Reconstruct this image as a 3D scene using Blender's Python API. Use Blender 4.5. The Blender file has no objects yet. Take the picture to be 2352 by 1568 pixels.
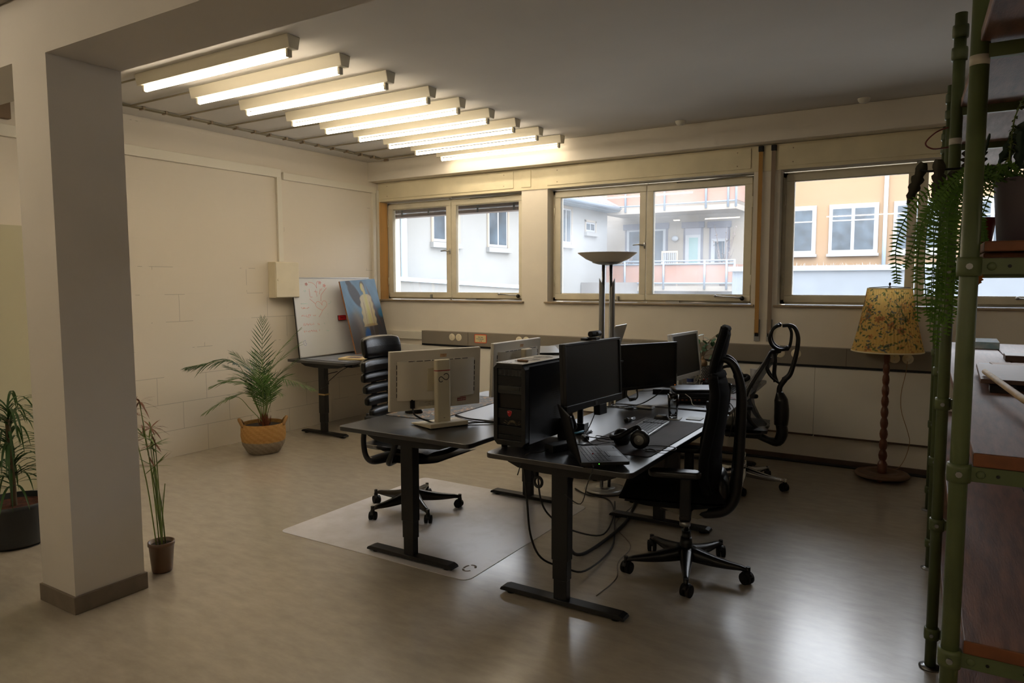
import bpy, math, random
from mathutils import Vector, Matrix
PI = math.pi
rnd = random.Random(7)
S = bpy.context.scene
COL = S.collection

# ---------------------------------------------------------------- mesh builder
class MB:
    def __init__(s):
        s.v = []; s.f = []; s.m = []; s.s = []; s.c = None
    def add(s, vs, fs, mat=0, smooth=False):
        o = len(s.v); s.v += [tuple(p) for p in vs]
        for f in fs:
            s.f.append([i + o for i in f]); s.m.append(mat); s.s.append(smooth)
        return s
    def box(s, x0, x1, y0, y1, z0, z1, mat=0, rot=None, piv=None):
        if x0 > x1: x0, x1 = x1, x0
        if y0 > y1: y0, y1 = y1, y0
        if z0 > z1: z0, z1 = z1, z0
        vs = [Vector(p) for p in ((x0,y0,z0),(x1,y0,z0),(x1,y1,z0),(x0,y1,z0),(x0,y0,z1),(x1,y0,z1),(x1,y1,z1),(x0,y1,z1))]
        if rot is not None:
            c = Vector(piv) if piv else Vector(((x0+x1)/2,(y0+y1)/2,(z0+z1)/2))
            vs = [c + rot @ (p - c) for p in vs]
        return s.add(vs, [(0,3,2,1),(4,5,6,7),(0,1,5,4),(1,2,6,5),(2,3,7,6),(3,0,4,7)], mat)
    def cb(s, c, d, mat=0, rot=None):
        return s.box(c[0]-d[0]/2,c[0]+d[0]/2,c[1]-d[1]/2,c[1]+d[1]/2,c[2]-d[2]/2,c[2]+d[2]/2,mat,rot)
    def prism(s, poly, z0, z1, mat=0, M=None, smooth=False):
        n = len(poly)
        vs = [Vector((p[0],p[1],z0)) for p in poly] + [Vector((p[0],p[1],z1)) for p in poly]
        if M is not None: vs = [M @ p for p in vs]
        o = len(s.v); s.v += [tuple(p) for p in vs]
        s.f.append([o+i for i in reversed(range(n))]); s.m.append(mat); s.s.append(False)
        s.f.append([o+n+i for i in range(n)]); s.m.append(mat); s.s.append(False)
        for i in range(n):
            j = (i+1) % n
            s.f.append([o+i,o+j,o+n+j,o+n+i]); s.m.append(mat); s.s.append(smooth)
        return s
    def plate(s, cx, cy, w, d, z0, z1, r=.02, mat=0, seg=5, M=None):
        P = []
        for (sx, sy, a0) in ((1,1,0),(-1,1,90),(-1,-1,180),(1,-1,270)):
            for k in range(seg+1):
                a = math.radians(a0 + 90*k/seg)
                P.append((cx+sx*(w/2-r)+r*math.cos(a), cy+sy*(d/2-r)+r*math.sin(a)))
        return s.prism(P, z0, z1, mat, M)
    def tube(s, pts, r, n=8, mat=0, closed=False, smooth_path=0, cap=True, flat=None):
        pts = [Vector(p) for p in pts]
        rs = list(r) if isinstance(r, (list, tuple)) else [r]*len(pts)
        if smooth_path:
            q = []; qr = []; N = len(pts)
            rng = range(N if closed else N-1)
            for i in rng:
                if closed:
                    a,b,c,d = pts[(i-1)%N],pts[i],pts[(i+1)%N],pts[(i+2)%N]; r0,r1=rs[i],rs[(i+1)%N]
                else:
                    a,b,c,d = pts[max(i-1,0)],pts[i],pts[i+1],pts[min(i+2,N-1)]; r0,r1=rs[i],rs[i+1]
                for k in range(smooth_path):
                    t = k/smooth_path
                    q.append(.5*((2*b)+(c-a)*t+(2*a-5*b+4*c-d)*t*t+(3*b-a-3*c+d)*t**3)); qr.append(r0+(r1-r0)*t)
            if not closed: q.append(pts[-1]); qr.append(rs[-1])
            pts, rs = q, qr
        N = len(pts); vs = []
        up = None
        for i in range(N):
            if closed: t = (pts[(i+1)%N]-pts[(i-1)%N])
            else: t = (pts[min(i+1,N-1)]-pts[max(i-1,0)])
            if t.length < 1e-9: t = Vector((0,0,1))
            t.normalize()
            if up is None:
                up = Vector((0,0,1)) if abs(t.z) < .9 else Vector((0,1,0))
            u = up - t*up.dot(t)
            if u.length < 1e-6: u = t.orthogonal()
            u.normalize(); up = u; w = t.cross(u)
            for k in range(n):
                a = 2*PI*k/n
                fu = 1 if flat is None else flat
                vs.append(pts[i] + (u*math.cos(a)*fu + w*math.sin(a))*rs[i])
        fs = []
        for i in range(N if closed else N-1):
            j = (i+1) % N
            for k in range(n):
                l = (k+1) % n
                fs.append((i*n+k, i*n+l, j*n+l, j*n+k))
        if cap and not closed:
            fs.append(tuple(range(n))[::-1]); fs.append(tuple((N-1)*n+k for k in range(n)))
        return s.add(vs, fs, mat, True)
    def cyl(s, a, b, r, n=16, mat=0, r2=None):
        s.tube([a, b], [r, r if r2 is None else r2], n, mat)
        s.s[-1] = s.s[-2] = False
        return s
    def lathe(s, prof, c=(0,0,0), n=24, mat=0, M=None, a0=0, a1=2*PI, sy=1):
        full = abs(a1-a0-2*PI) < 1e-6
        m = n if full else n+1
        vs = []
        for (r, z) in prof:
            for k in range(m):
                a = a0+(a1-a0)*k/n
                vs.append(Vector((r*math.cos(a), r*math.sin(a)*sy, z)))
        if M is not None: vs = [M @ p for p in vs]
        vs = [p+Vector(c) for p in vs]
        fs = []
        for i in range(len(prof)-1):
            for k in range(n):
                l = (k+1) % m if full else k+1
                fs.append((i*m+k, i*m+l, (i+1)*m+l, (i+1)*m+k))
        return s.add(vs, fs, mat, True)
    def ball(s, c, r, n=12, mat=0, sc=(1,1,1), M=None):
        vs = []; h = n//2
        for i in range(h+1):
            t = PI*i/h
            for k in range(n):
                a = 2*PI*k/n
                p = Vector((r*math.sin(t)*math.cos(a)*sc[0], r*math.sin(t)*math.sin(a)*sc[1], r*math.cos(t)*sc[2]))
                if M is not None: p = M @ p
                vs.append(p+Vector(c))
        fs = []
        for i in range(h):
            for k in range(n):
                l = (k+1) % n
                fs.append((i*n+k, (i+1)*n+k, (i+1)*n+l, i*n+l))
        return s.add(vs, fs, mat, True)
    def grid(s, fn, nu, nv, mat=0, smooth=True):
        vs = [fn(i/nu, j/nv) for j in range(nv+1) for i in range(nu+1)]
        fs = [(j*(nu+1)+i, j*(nu+1)+i+1, (j+1)*(nu+1)+i+1, (j+1)*(nu+1)+i) for j in range(nv) for i in range(nu)]
        return s.add(vs, fs, mat, smooth)
    def blade(s, a, b, w, droop=0, mat=0, side=None, n=3):
        """a narrow leaf from a to b, w wide, folded slightly"""
        a = Vector(a); b = Vector(b); d = b-a
        sd = Vector(side) if side is not None else d.cross(Vector((0,0,1)))
        if sd.length < 1e-6: sd = Vector((1,0,0))
        sd.normalize()
        vs = []; fs = []
        for i in range(n+1):
            t = i/n
            p = a + d*t - Vector((0,0,droop*t*t))
            ww = w*.5*(math.sin(PI*min(1,(t*.86+.14)))**.7) if i < n else w*.03
            vs += [p-sd*ww, p+sd*ww]
        for i in range(n):
            fs.append((2*i, 2*i+1, 2*i+3, 2*i+2))
        return s.add(vs, fs, mat, True)
    def mesh(s, name):
        me = bpy.data.meshes.new(name)
        me.from_pydata(s.v, [], s.f)
        me.polygons.foreach_set('material_index', s.m)
        me.polygons.foreach_set('use_smooth', s.s)
        if s.c is not None:
            a = me.color_attributes.new('paint', 'FLOAT_COLOR', 'POINT')
            for i, c in enumerate(s.c): a.data[i].color = (c[0], c[1], c[2], 1)
        me.validate(); me.update()
        return me

def obj(name, mb, mat, parent=None, bev=0, seg=2, label=None, subsurf=0):
    me = mb.mesh(name)
    for m in (mat if isinstance(mat, (list, tuple)) else [mat]): me.materials.append(m)
    o = bpy.data.objects.new(name, me); COL.objects.link(o)
    if parent is not None: o.parent = parent
    if bev:
        b = o.modifiers.new('bevel', 'BEVEL'); b.width = bev; b.segments = seg; b.limit_method = 'ANGLE'; b.angle_limit = math.radians(40)
        b.harden_normals = False
    if subsurf:
        b = o.modifiers.new('sub', 'SUBSURF'); b.levels = subsurf; b.render_levels = subsurf
    if label: o['label'] = label
    return o
def tag(o, label, cat, group=None, kind=None):
    o['label'] = label; o['category'] = cat
    if group: o['group'] = group
    if kind: o['kind'] = kind
    return o
def thing(name, label, cat, loc=(0,0,0), rz=0, group=None):
    o = bpy.data.objects.new(name, None); COL.objects.link(o)
    o.location = loc; o.rotation_euler = (0,0,rz); o.empty_display_size = .05
    return tag(o, label, cat, group)
def single(name, mb, mat, label, cat, loc=(0,0,0), rz=0, bev=0, group=None, **k):
    o = obj(name, mb, mat, None, bev, **k); o.location = loc; o.rotation_euler = (0,0,rz)
    return tag(o, label, cat, group)
def struct(name, mb, mat, parent=None, bev=0):
    o = obj(name, mb, mat, parent, bev)
    if parent is None: o['kind'] = 'structure'
    return o
def dup(root, loc, rz=None, label=None, group=None):
    def cp(o, par):
        c = o.copy(); COL.objects.link(c)
        if par is not None: c.parent = par
        for ch in o.children: cp(ch, c)
        return c
    r = cp(root, None); r.location = loc
    if rz is not None: r.rotation_euler = (0,0,rz)
    if label: r['label'] = label
    if group: r['group'] = group
    return r
def RX(a): return Matrix.Rotation(a, 3, 'X')
def RY(a): return Matrix.Rotation(a, 3, 'Y')
def RZ(a): return Matrix.Rotation(a, 3, 'Z')
def text(name, body, size, mat, parent, loc, rot, depth=.0006, align='CENTER'):
    cu = bpy.data.curves.new(name, 'FONT'); cu.body = body; cu.size = size; cu.extrude = depth
    cu.align_x = align; cu.align_y = 'CENTER'; cu.resolution_u = 3
    cu.materials.append(mat)
    o = bpy.data.objects.new(name, cu); COL.objects.link(o); o.parent = parent
    o.location = loc; o.rotation_euler = rot
    return o

# ---------------------------------------------------------------- materials
def s2l(c):
    return tuple(((x/12.92) if x <= .04045 else ((x+.055)/1.055)**2.4) for x in c)
def rgb(r, g, b): return s2l((r/255, g/255, b/255))
def new_mat(name):
    m = bpy.data.materials.new(name); m.use_nodes = True
    nt = m.node_tree; b = nt.nodes['Principled BSDF']
    return m, nt, b
def mat(name, col, rough=.5, metal=0, spec=.5, var=0, scale=8, col2=None, bump=0, bscale=60, sheen=0, detail=4, stretch=None, coat=0, trans=0, ior=1.45):
    m, nt, b = new_mat(name)
    L = nt.links
    b.inputs['Roughness'].default_value = rough; b.inputs['Metallic'].default_value = metal
    b.inputs['Specular IOR Level'].default_value = spec
    b.inputs['Base Color'].default_value = (*col, 1)
    if coat: b.inputs['Coat Weight'].default_value = coat; b.inputs['Coat Roughness'].default_value = .1
    if trans: b.inputs['Transmission Weight'].default_value = trans; b.inputs['IOR'].default_value = ior
    if sheen: b.inputs['Sheen Weight'].default_value = sheen
    if var or bump or col2:
        tc = nt.nodes.new('ShaderNodeTexCoord'); mp = nt.nodes.new('ShaderNodeMapping')
        L.new(tc.outputs['Object'], mp.inputs['Vector'])
        if stretch: mp.inputs['Scale'].default_value = stretch
        if var or col2:
            n = nt.nodes.new('ShaderNodeTexNoise'); n.inputs['Scale'].default_value = scale; n.inputs['Detail'].default_value = detail
            L.new(mp.outputs[0], n.inputs['Vector'])
            r = nt.nodes.new('ShaderNodeValToRGB')
            c2 = col2 if col2 else tuple(x*(1-var) for x in col)
            c1 = col if col2 else tuple(min(1, x*(1+var)) for x in col)
            r.color_ramp.elements[0].position = .35; r.color_ramp.elements[0].color = (*c2, 1)
            r.color_ramp.elements[1].position = .68; r.color_ramp.elements[1].color = (*c1, 1)
            L.new(n.outputs['Fac'], r.inputs[0]); L.new(r.outputs[0], b.inputs['Base Color'])
        if bump:
            n2 = nt.nodes.new('ShaderNodeTexNoise'); n2.inputs['Scale'].default_value = bscale; n2.inputs['Detail'].default_value = 3
            L.new(mp.outputs[0], n2.inputs['Vector'])
            bp = nt.nodes.new('ShaderNodeBump'); bp.inputs['Strength'].default_value = bump; bp.inputs['Distance'].default_value = .01
            L.new(n2.outputs['Fac'], bp.inputs['Height']); L.new(bp.outputs[0], b.inputs['Normal'])
    return m
def emis(name, col, st):
    m, nt, b = new_mat(name)
    b.inputs['Base Color'].default_value = (*col, 1)
    b.inputs['Emission Color'].default_value = (*col, 1); b.inputs['Emission Strength'].default_value = st
    return m
def painted(name, rough=.6, spec=.4, bump=0):
    m, nt, b = new_mat(name)
    a = nt.nodes.new('ShaderNodeAttribute'); a.attribute_name = 'paint'
    nt.links.new(a.outputs['Color'], b.inputs['Base Color'])
    b.inputs['Roughness'].default_value = rough; b.inputs['Specular IOR Level'].default_value = spec
    return m
def glass(name, tint=(1,1,1), refl=1.0, dirt=0.0, rough=0.0):
    """thin window glass: transparent with a Fresnel reflection and a little dust"""
    m = bpy.data.materials.new(name); m.use_nodes = True; nt = m.node_tree
    for n in list(nt.nodes): nt.nodes.remove(n)
    out = nt.nodes.new('ShaderNodeOutputMaterial'); tr = nt.nodes.new('ShaderNodeBsdfTransparent'); gl = nt.nodes.new('ShaderNodeBsdfGlossy')
    tr.inputs[0].default_value = (*tint, 1); gl.inputs['Roughness'].default_value = rough
    lw = nt.nodes.new('ShaderNodeFresnel'); lw.inputs[0].default_value = 1.5
    mu = nt.nodes.new('ShaderNodeMath'); mu.operation = 'MULTIPLY'; mu.inputs[1].default_value = refl
    mx = nt.nodes.new('ShaderNodeMixShader')
    nt.links.new(lw.outputs[0], mu.inputs[0]); nt.links.new(mu.outputs[0], mx.inputs[0])
    nt.links.new(tr.outputs[0], mx.inputs[1]); nt.links.new(gl.outputs[0], mx.inputs[2])
    last = mx
    if dirt:
        di = nt.nodes.new('ShaderNodeBsdfTranslucent'); di.inputs[0].default_value = (.75, .8, .88, 1)
        tc = nt.nodes.new('ShaderNodeTexCoord'); no = nt.nodes.new('ShaderNodeTexNoise'); no.inputs['Scale'].default_value = 2.2; no.inputs['Detail'].default_value = 6
        mr = nt.nodes.new('ShaderNodeMapRange'); mr.inputs[1].default_value = .3; mr.inputs[2].default_value = .75; mr.inputs[3].default_value = dirt*.4; mr.inputs[4].default_value = dirt*1.5
        nt.links.new(tc.outputs['Object'], no.inputs['Vector']); nt.links.new(no.outputs['Fac'], mr.inputs[0])
        m2 = nt.nodes.new('ShaderNodeMixShader'); nt.links.new(mr.outputs[0], m2.inputs[0])
        nt.links.new(mx.outputs[0], m2.inputs[1]); nt.links.new(di.outputs[0], m2.inputs[2]); last = m2
    nt.links.new(last.outputs[0], out.inputs[0])
    return m

def leafmat(name, col, rough, tr=None):
    m = mat(name, col, rough, var=.0 if tr else .3, scale=8); nt = m.node_tree; b = nt.nodes['Principled BSDF']
    tl = nt.nodes.new('ShaderNodeBsdfTranslucent'); tl.inputs[0].default_value = (*tr, 1) if tr else (col[0]*1.3, col[1]*1.35, col[2]*.7, 1)
    ms = nt.nodes.new('ShaderNodeMixShader'); ms.inputs[0].default_value = .35
    nt.links.new(b.outputs[0], ms.inputs[1]); nt.links.new(tl.outputs[0], ms.inputs[2]); nt.links.new(ms.outputs[0], nt.nodes['Material Output'].inputs[0])
    return m
M_wall = mat('wall_paint', rgb(226,218,204), .85, spec=.2, var=.035, scale=2.5, bump=.08, bscale=90)
M_ceil = mat('ceiling_paint', rgb(214,210,204), .9, spec=.15, var=.03, scale=1.5)
M_col = mat('column_paint', rgb(214,208,200), .8, spec=.2, var=.02, scale=3, bump=.05, bscale=120)
M_cream = mat('cream_gloss_paint', rgb(222,212,186), .45, spec=.4, var=.04, scale=5)
M_shutter = mat('shutter_box_paint', rgb(218,207,176), .55, spec=.3, var=.06, scale=4)
M_frame = mat('window_frame_paint', rgb(214,206,184), .4, spec=.5, var=.05, scale=9)
M_reveal = mat('bare_wood_reveal', rgb(205,160,98), .6, var=.15, scale=6, stretch=(1,1,.15))
M_sill = mat('sill_brown', rgb(150,132,108), .4, var=.08, scale=8)
M_trunk = mat('trunking_grey', rgb(128,120,108), .45, var=.03, scale=4)
M_duct = mat('duct_white', rgb(226,220,204), .5)
M_panel = mat('radiator_cover_white', rgb(226,222,212), .45, spec=.4, var=.02, scale=3)
M_skirt = mat('skirting_brown', rgb(92,74,60), .5, var=.1, scale=10)
M_colskirt = mat('column_skirting', rgb(118,106,92), .5, var=.12, scale=12)
M_black = mat('black_plastic', rgb(15,15,17), .45, spec=.4)
M_black2 = mat('black_satin', rgb(11,11,13), .32, spec=.45)
M_rubber = mat('black_rubber', rgb(13,13,14), .7, spec=.3)
M_cable = mat('cable_black', rgb(18,18,19), .5)
M_cablew = mat('cable_white', rgb(200,196,186), .5)
M_desk = mat('desk_black_laminate', rgb(31,31,34), .30, spec=.9, var=.06, scale=14, bump=.03, bscale=300)
M_deskB = mat('desk_grey_laminate', rgb(33,32,33), .32, spec=.85, var=.06, scale=14, bump=.03, bscale=300)
M_leg = mat('desk_leg_black_steel', rgb(13,14,16), .4, spec=.45)
M_leather = mat('black_leather', rgb(14,15,17), .33, spec=.55, bump=.12, bscale=140)
M_mesh = mat('black_fabric', rgb(9,9,10), .85, bump=.3, bscale=500, spec=.2)
M_chrome = mat('chrome', rgb(210,212,214), .12, metal=1)
M_alu = mat('brushed_aluminium', rgb(176,176,174), .32, metal=1)
M_steel = mat('satin_steel', rgb(150,152,154), .28, metal=1)
M_white = mat('white_plastic', rgb(226,220,206), .42)
M_offw = mat('aged_white_plastic', rgb(206,196,170), .45)
M_green = mat('green_enamel', rgb(86,97,60), .42, spec=.5, var=.12, scale=9, bump=.04, bscale=60)
M_leaf = leafmat('palm_leaf', rgb(92,122,70), .45)
M_leafd = leafmat('dark_leaf', rgb(52,80,44), .4)
M_fern = leafmat('fern_leaf', rgb(84,120,40), .5)
M_stem = mat('stem_green', rgb(120,136,72), .6, var=.2, scale=10)
M_brownleaf = mat('dry_leaf', rgb(128,82,58), .7, var=.3, scale=12)
M_soil = mat('potting_soil', rgb(42,32,26), .95, bump=.8, bscale=60, var=.3, scale=30)
M_glass = glass('window_glass', (.97,.98,1), 1.0, .02)
M_glassd = glass('dusty_window_glass', (.93,.95,.98), 1.3, .09)
M_screen = mat('screen_off', rgb(14,15,16), .22, spec=.5)
M_screenm = mat('screen_matte', rgb(30,31,32), .35, spec=.5)
M_red = mat('red_plastic', rgb(190,30,36), .4)

def word_strokes(mb, x, z, h, words, y0=-.0028, y1=-.002, seed=3, mat=0):
    """blurred lettering: rows of letter-like strokes in the x-z plane"""
    r = random.Random(seed + int(x*1000))
    for n in words:
        for k in range(n):
            hh = h*(1 if (k == 0 or r.random() < .2) else .62)
            w = h*.42
            mb.box(x, x+w*.28, y0, y1, z, z+hh, mat)
            if r.random() < .8: mb.box(x+w*.28, x+w*.8, y0, y1, z+h*.62*(0 if r.random()<.5 else .8), z+h*.62*(.2 if r.random()<.5 else 1), mat)
            if r.random() < .6: mb.box(x+w*.75, x+w, y0, y1, z, z+h*.6, mat)
            x += w*1.25
        x += h*.4
    return mb
SKY, EXPO = 4.3, 0.0
# ================================================================ SETTING
XL, YW, YB, ZC, ZB = -6.1, 6.72, 6.55, 3.06, 2.83
XR, YF = 8.6, -4.2
# floor : mottled beige linoleum
def floor_mat():
    m, nt, b = new_mat('linoleum_floor'); L = nt.links
    tc = nt.nodes.new('ShaderNodeTexCoord')
    mp = nt.nodes.new('ShaderNodeMapping'); mp.inputs['Scale'].default_value = (3.0, 7, 1); mp.inputs['Rotation'].default_value = (0,0,.12)
    L.new(tc.outputs['Object'], mp.inputs['Vector'])
    n1 = nt.nodes.new('ShaderNodeTexNoise'); n1.inputs['Scale'].default_value = 2.2; n1.inputs['Detail'].default_value = 8; n1.inputs['Roughness'].default_value = .62
    L.new(mp.outputs[0], n1.inputs['Vector'])
    n2 = nt.nodes.new('ShaderNodeTexNoise'); n2.inputs['Scale'].default_value = .7; n2.inputs['Detail'].default_value = 4
    L.new(tc.outputs['Object'], n2.inputs['Vector'])
    r1 = nt.nodes.new('ShaderNodeValToRGB'); e = r1.color_ramp.elements
    e[0].position = .3; e[0].color = (*rgb(160,150,134), 1); e[1].position = .7; e[1].color = (*rgb(183,173,157), 1)
    L.new(n1.outputs['Fac'], r1.inputs[0])
    r2 = nt.nodes.new('ShaderNodeValToRGB'); e = r2.color_ramp.elements
    e[0].position = .35; e[0].color = (.86,.86,.86,1); e[1].position = .7; e[1].color = (1.06,1.05,1.03,1)
    L.new(n2.outputs['Fac'], r2.inputs[0])
    mx = nt.nodes.new('ShaderNodeMixRGB'); mx.blend_type = 'MULTIPLY'; mx.inputs[0].default_value = 1
    L.new(r1.outputs[0], mx.inputs[1]); L.new(r2.outputs[0], mx.inputs[2])
    # sparse dark scuffs
    mp3 = nt.nodes.new('ShaderNodeMapping'); mp3.inputs['Scale'].default_value = (3.5, 11, 1); mp3.inputs['Rotation'].default_value = (0,0,.5)
    L.new(tc.outputs['Object'], mp3.inputs['Vector'])
    n3 = nt.nodes.new('ShaderNodeTexNoise'); n3.inputs['Scale'].default_value = 1.6; n3.inputs['Detail'].default_value = 9; n3.inputs['Roughness'].default_value = .7
    L.new(mp3.outputs[0], n3.inputs['Vector'])
    r3 = nt.nodes.new('ShaderNodeValToRGB'); e = r3.color_ramp.elements
    e[0].position = .68; e[0].color = (1,1,1,1); e[1].position = .76; e[1].color = (.72,.70,.68,1)
    L.new(n3.outputs['Fac'], r3.inputs[0])
    mx2 = nt.nodes.new('ShaderNodeMixRGB'); mx2.blend_type = 'MULTIPLY'; mx2.inputs[0].default_value = .8
    L.new(mx.outputs[0], mx2.inputs[1]); L.new(r3.outputs[0], mx2.inputs[2])
    L.new(mx2.outputs[0], b.inputs['Base Color'])
    rr = nt.nodes.new('ShaderNodeMapRange'); rr.inputs[1].default_value = .3; rr.inputs[2].default_value = .7; rr.inputs[3].default_value = .34; rr.inputs[4].default_value = .44
    L.new(n2.outputs['Fac'], rr.inputs[0]); L.new(rr.outputs[0], b.inputs['Roughness'])
    b.inputs['Specular IOR Level'].default_value = .8; b.inputs['Coat Weight'].default_value = .9; b.inputs['Coat Roughness'].default_value = .21; b.inputs['Coat IOR'].default_value = 1.6
    bp = nt.nodes.new('ShaderNodeBump'); bp.inputs['Strength'].default_value = .05; bp.inputs['Distance'].default_value = .02
    n4 = nt.nodes.new('ShaderNodeTexNoise'); n4.inputs['Scale'].default_value = 7; n4.inputs['Detail'].default_value = 3
    L.new(tc.outputs['Object'], n4.inputs['Vector']); L.new(n4.outputs['Fac'], bp.inputs['Height']); L.new(bp.outputs[0], b.inputs['Normal'])
    return m
M_floor = floor_mat()
struct('floor', MB().box(-6.4, XR+.2, YF-.2, YW+.3, -.12, 0), M_floor)
struct('ceiling', MB().box(-6.4, XR+.2, YF-.2, YW+.4, ZC, ZC+.25), M_ceil)

# left wall of large painted blocks with open joints
def block_mat():
    m, nt, b = new_mat('painted_block_wall'); L = nt.links
    tc = nt.nodes.new('ShaderNodeTexCoord'); sp = nt.nodes.new('ShaderNodeSeparateXYZ'); cb = nt.nodes.new('ShaderNodeCombineXYZ')
    L.new(tc.outputs['Object'], sp.inputs[0]); L.new(sp.outputs[1], cb.inputs[0]); L.new(sp.outputs[2], cb.inputs[1])
    br = nt.nodes.new('ShaderNodeTexBrick'); br.inputs['Scale'].default_value = 1
    br.inputs['Brick Width'].default_value = .5; br.inputs['Row Height'].default_value = .2515; br.inputs['Mortar Size'].default_value = .0022; br.inputs['Mortar Smooth'].default_value = .3
    br.inputs['Color1'].default_value = (1,1,1,1); br.inputs['Color2'].default_value = (1,1,1,1); br.inputs['Mortar'].default_value = (0,0,0,1)
    L.new(cb.outputs[0], br.inputs['Vector'])
    # the joints are only open in places: lower courses most, upper ones painted over
    no = nt.nodes.new('ShaderNodeTexNoise'); no.inputs['Scale'].default_value = 2.6; no.inputs['Detail'].default_value = 3
    L.new(tc.outputs['Object'], no.inputs['Vector'])
    zr = nt.nodes.new('ShaderNodeMapRange'); zr.inputs[1].default_value = .4; zr.inputs[2].default_value = 2.4; zr.inputs[3].default_value = .44; zr.inputs[4].default_value = .70
    L.new(sp.outputs[2], zr.inputs[0])
    gt = nt.nodes.new('ShaderNodeMath'); gt.operation = 'GREATER_THAN'; L.new(no.outputs['Fac'], gt.inputs[0]); L.new(zr.outputs[0], gt.inputs[1])
    inv = nt.nodes.new('ShaderNodeMath'); inv.operation = 'SUBTRACT'; inv.inputs[0].default_value = 1
    L.new(br.outputs['Color'], inv.inputs[1])
    ml = nt.nodes.new('ShaderNodeMath'); ml.operation = 'MULTIPLY'; L.new(inv.outputs[0], ml.inputs[0]); L.new(gt.outputs[0], ml.inputs[1])
    m2 = nt.nodes.new('ShaderNodeMath'); m2.operation = 'MULTIPLY'; m2.inputs[1].default_value = .5; L.new(ml.outputs[0], m2.inputs[0])
    mx = nt.nodes.new('ShaderNodeMixRGB'); mx.inputs[1].default_value = (*rgb(226,217,202),1); mx.inputs[2].default_value = (*rgb(96,92,86),1)
    L.new(m2.outputs[0], mx.inputs[0]); L.new(mx.outputs[0], b.inputs['Base Color'])
    b.inputs['Roughness'].default_value = .85; b.inputs['Specular IOR Level'].default_value = .2
    bp = nt.nodes.new('ShaderNodeBump'); bp.inputs['Strength'].default_value = .3; bp.inputs['Distance'].default_value = .004
    L.new(br.outputs['Color'], bp.inputs['Height']); L.new(bp.outputs[0], b.inputs['Normal'])
    return m
struct('wall_left', MB().box(XL-.25, XL, YF-.2, YW+.3, 0, ZC), block_mat())
# window wall with openings
W = [(-6.06,-4.025),(-3.705,-1.575),(-1.345,.78),(1.12,3.24),(3.58,5.70),(6.04,8.16)]
ZS, ZT = 1.385, 2.60
mb = MB(); xs = [-6.35] + [v for w in W for v in w] + [XR+.2]
mb.box(-6.35, XR+.2, YW, YW+.36, 0, ZS); mb.box(-6.35, XR+.2, YW, YW+.36, ZT, ZC)
for i in range(0, len(xs), 2): mb.box(xs[i], xs[i+1], YW, YW+.36, ZS, ZT)
struct('wall_back', mb, M_wall)
struct('trim_1', MB().box(XL, XR, YB, YW, ZB, ZC), M_wall, bev=.006)
# right and rear walls (behind the camera)
struct('wall_right', MB().box(XR, XR+.2, YF-.2, YW, 0, ZC), M_wall)
struct('wall_rear', MB().box(-6.35, XR+.2, YF-.2, YF, 0, ZC), M_wall)
# column and downstand beam
struct('wall_pillar', MB().box(-3.905, -3.59, 1.74, 2.09, 0, 2.672), M_col)
struct('wall_beam', MB().box(XL, XR, 1.74, 2.09, 2.672, ZC), M_col)
mb = MB(); t = .012
mb.box(-3.905-t, -3.59+t, 1.74-t, 2.09+t, 0, .088)
struct('baseboard_pillar', mb, M_colskirt, bev=.003)
# shutter box covers above the windows
covers = [(-6.05,-4.12),(-4.02,-3.90),(-3.70,-1.60),(-1.36,.80),(1.1,3.26),(3.56,5.72),(6.02,8.18)]
t = thing('shutter_box', 'long cream boarding of the shutter boxes above the windows, split by fine seams', 'panel', (0,YW,ZT))
obj('backing_board', MB().box(-6.08, XR-.02, -.012, 0, 0, ZB-ZT-.004), M_shutter, t)
for a, c in covers:
    mb = MB().box(a, c, -.02, -.012, .03, ZB-ZT-.022)
    for x in (a+.12, c-.12):
        if c-a > 1:
            for z in (.06, ZB-ZT-.05): mb.cyl((x,-.023,z),(x,-.019,z),.006,8,1)
    obj('cover_panel', mb, [M_shutter, M_sill], t, bev=.002)
# timber reveal in the left corner
struct('trim_2', MB().box(-6.098, -6.052, YW-.012, YW+.118, ZS+.02, ZT-.002), M_reveal)
struct('trim_3', MB().box(-6.1, -6.07, YW-.05, YW-.012, ZS-.35, ZB-.09), M_duct)

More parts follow.
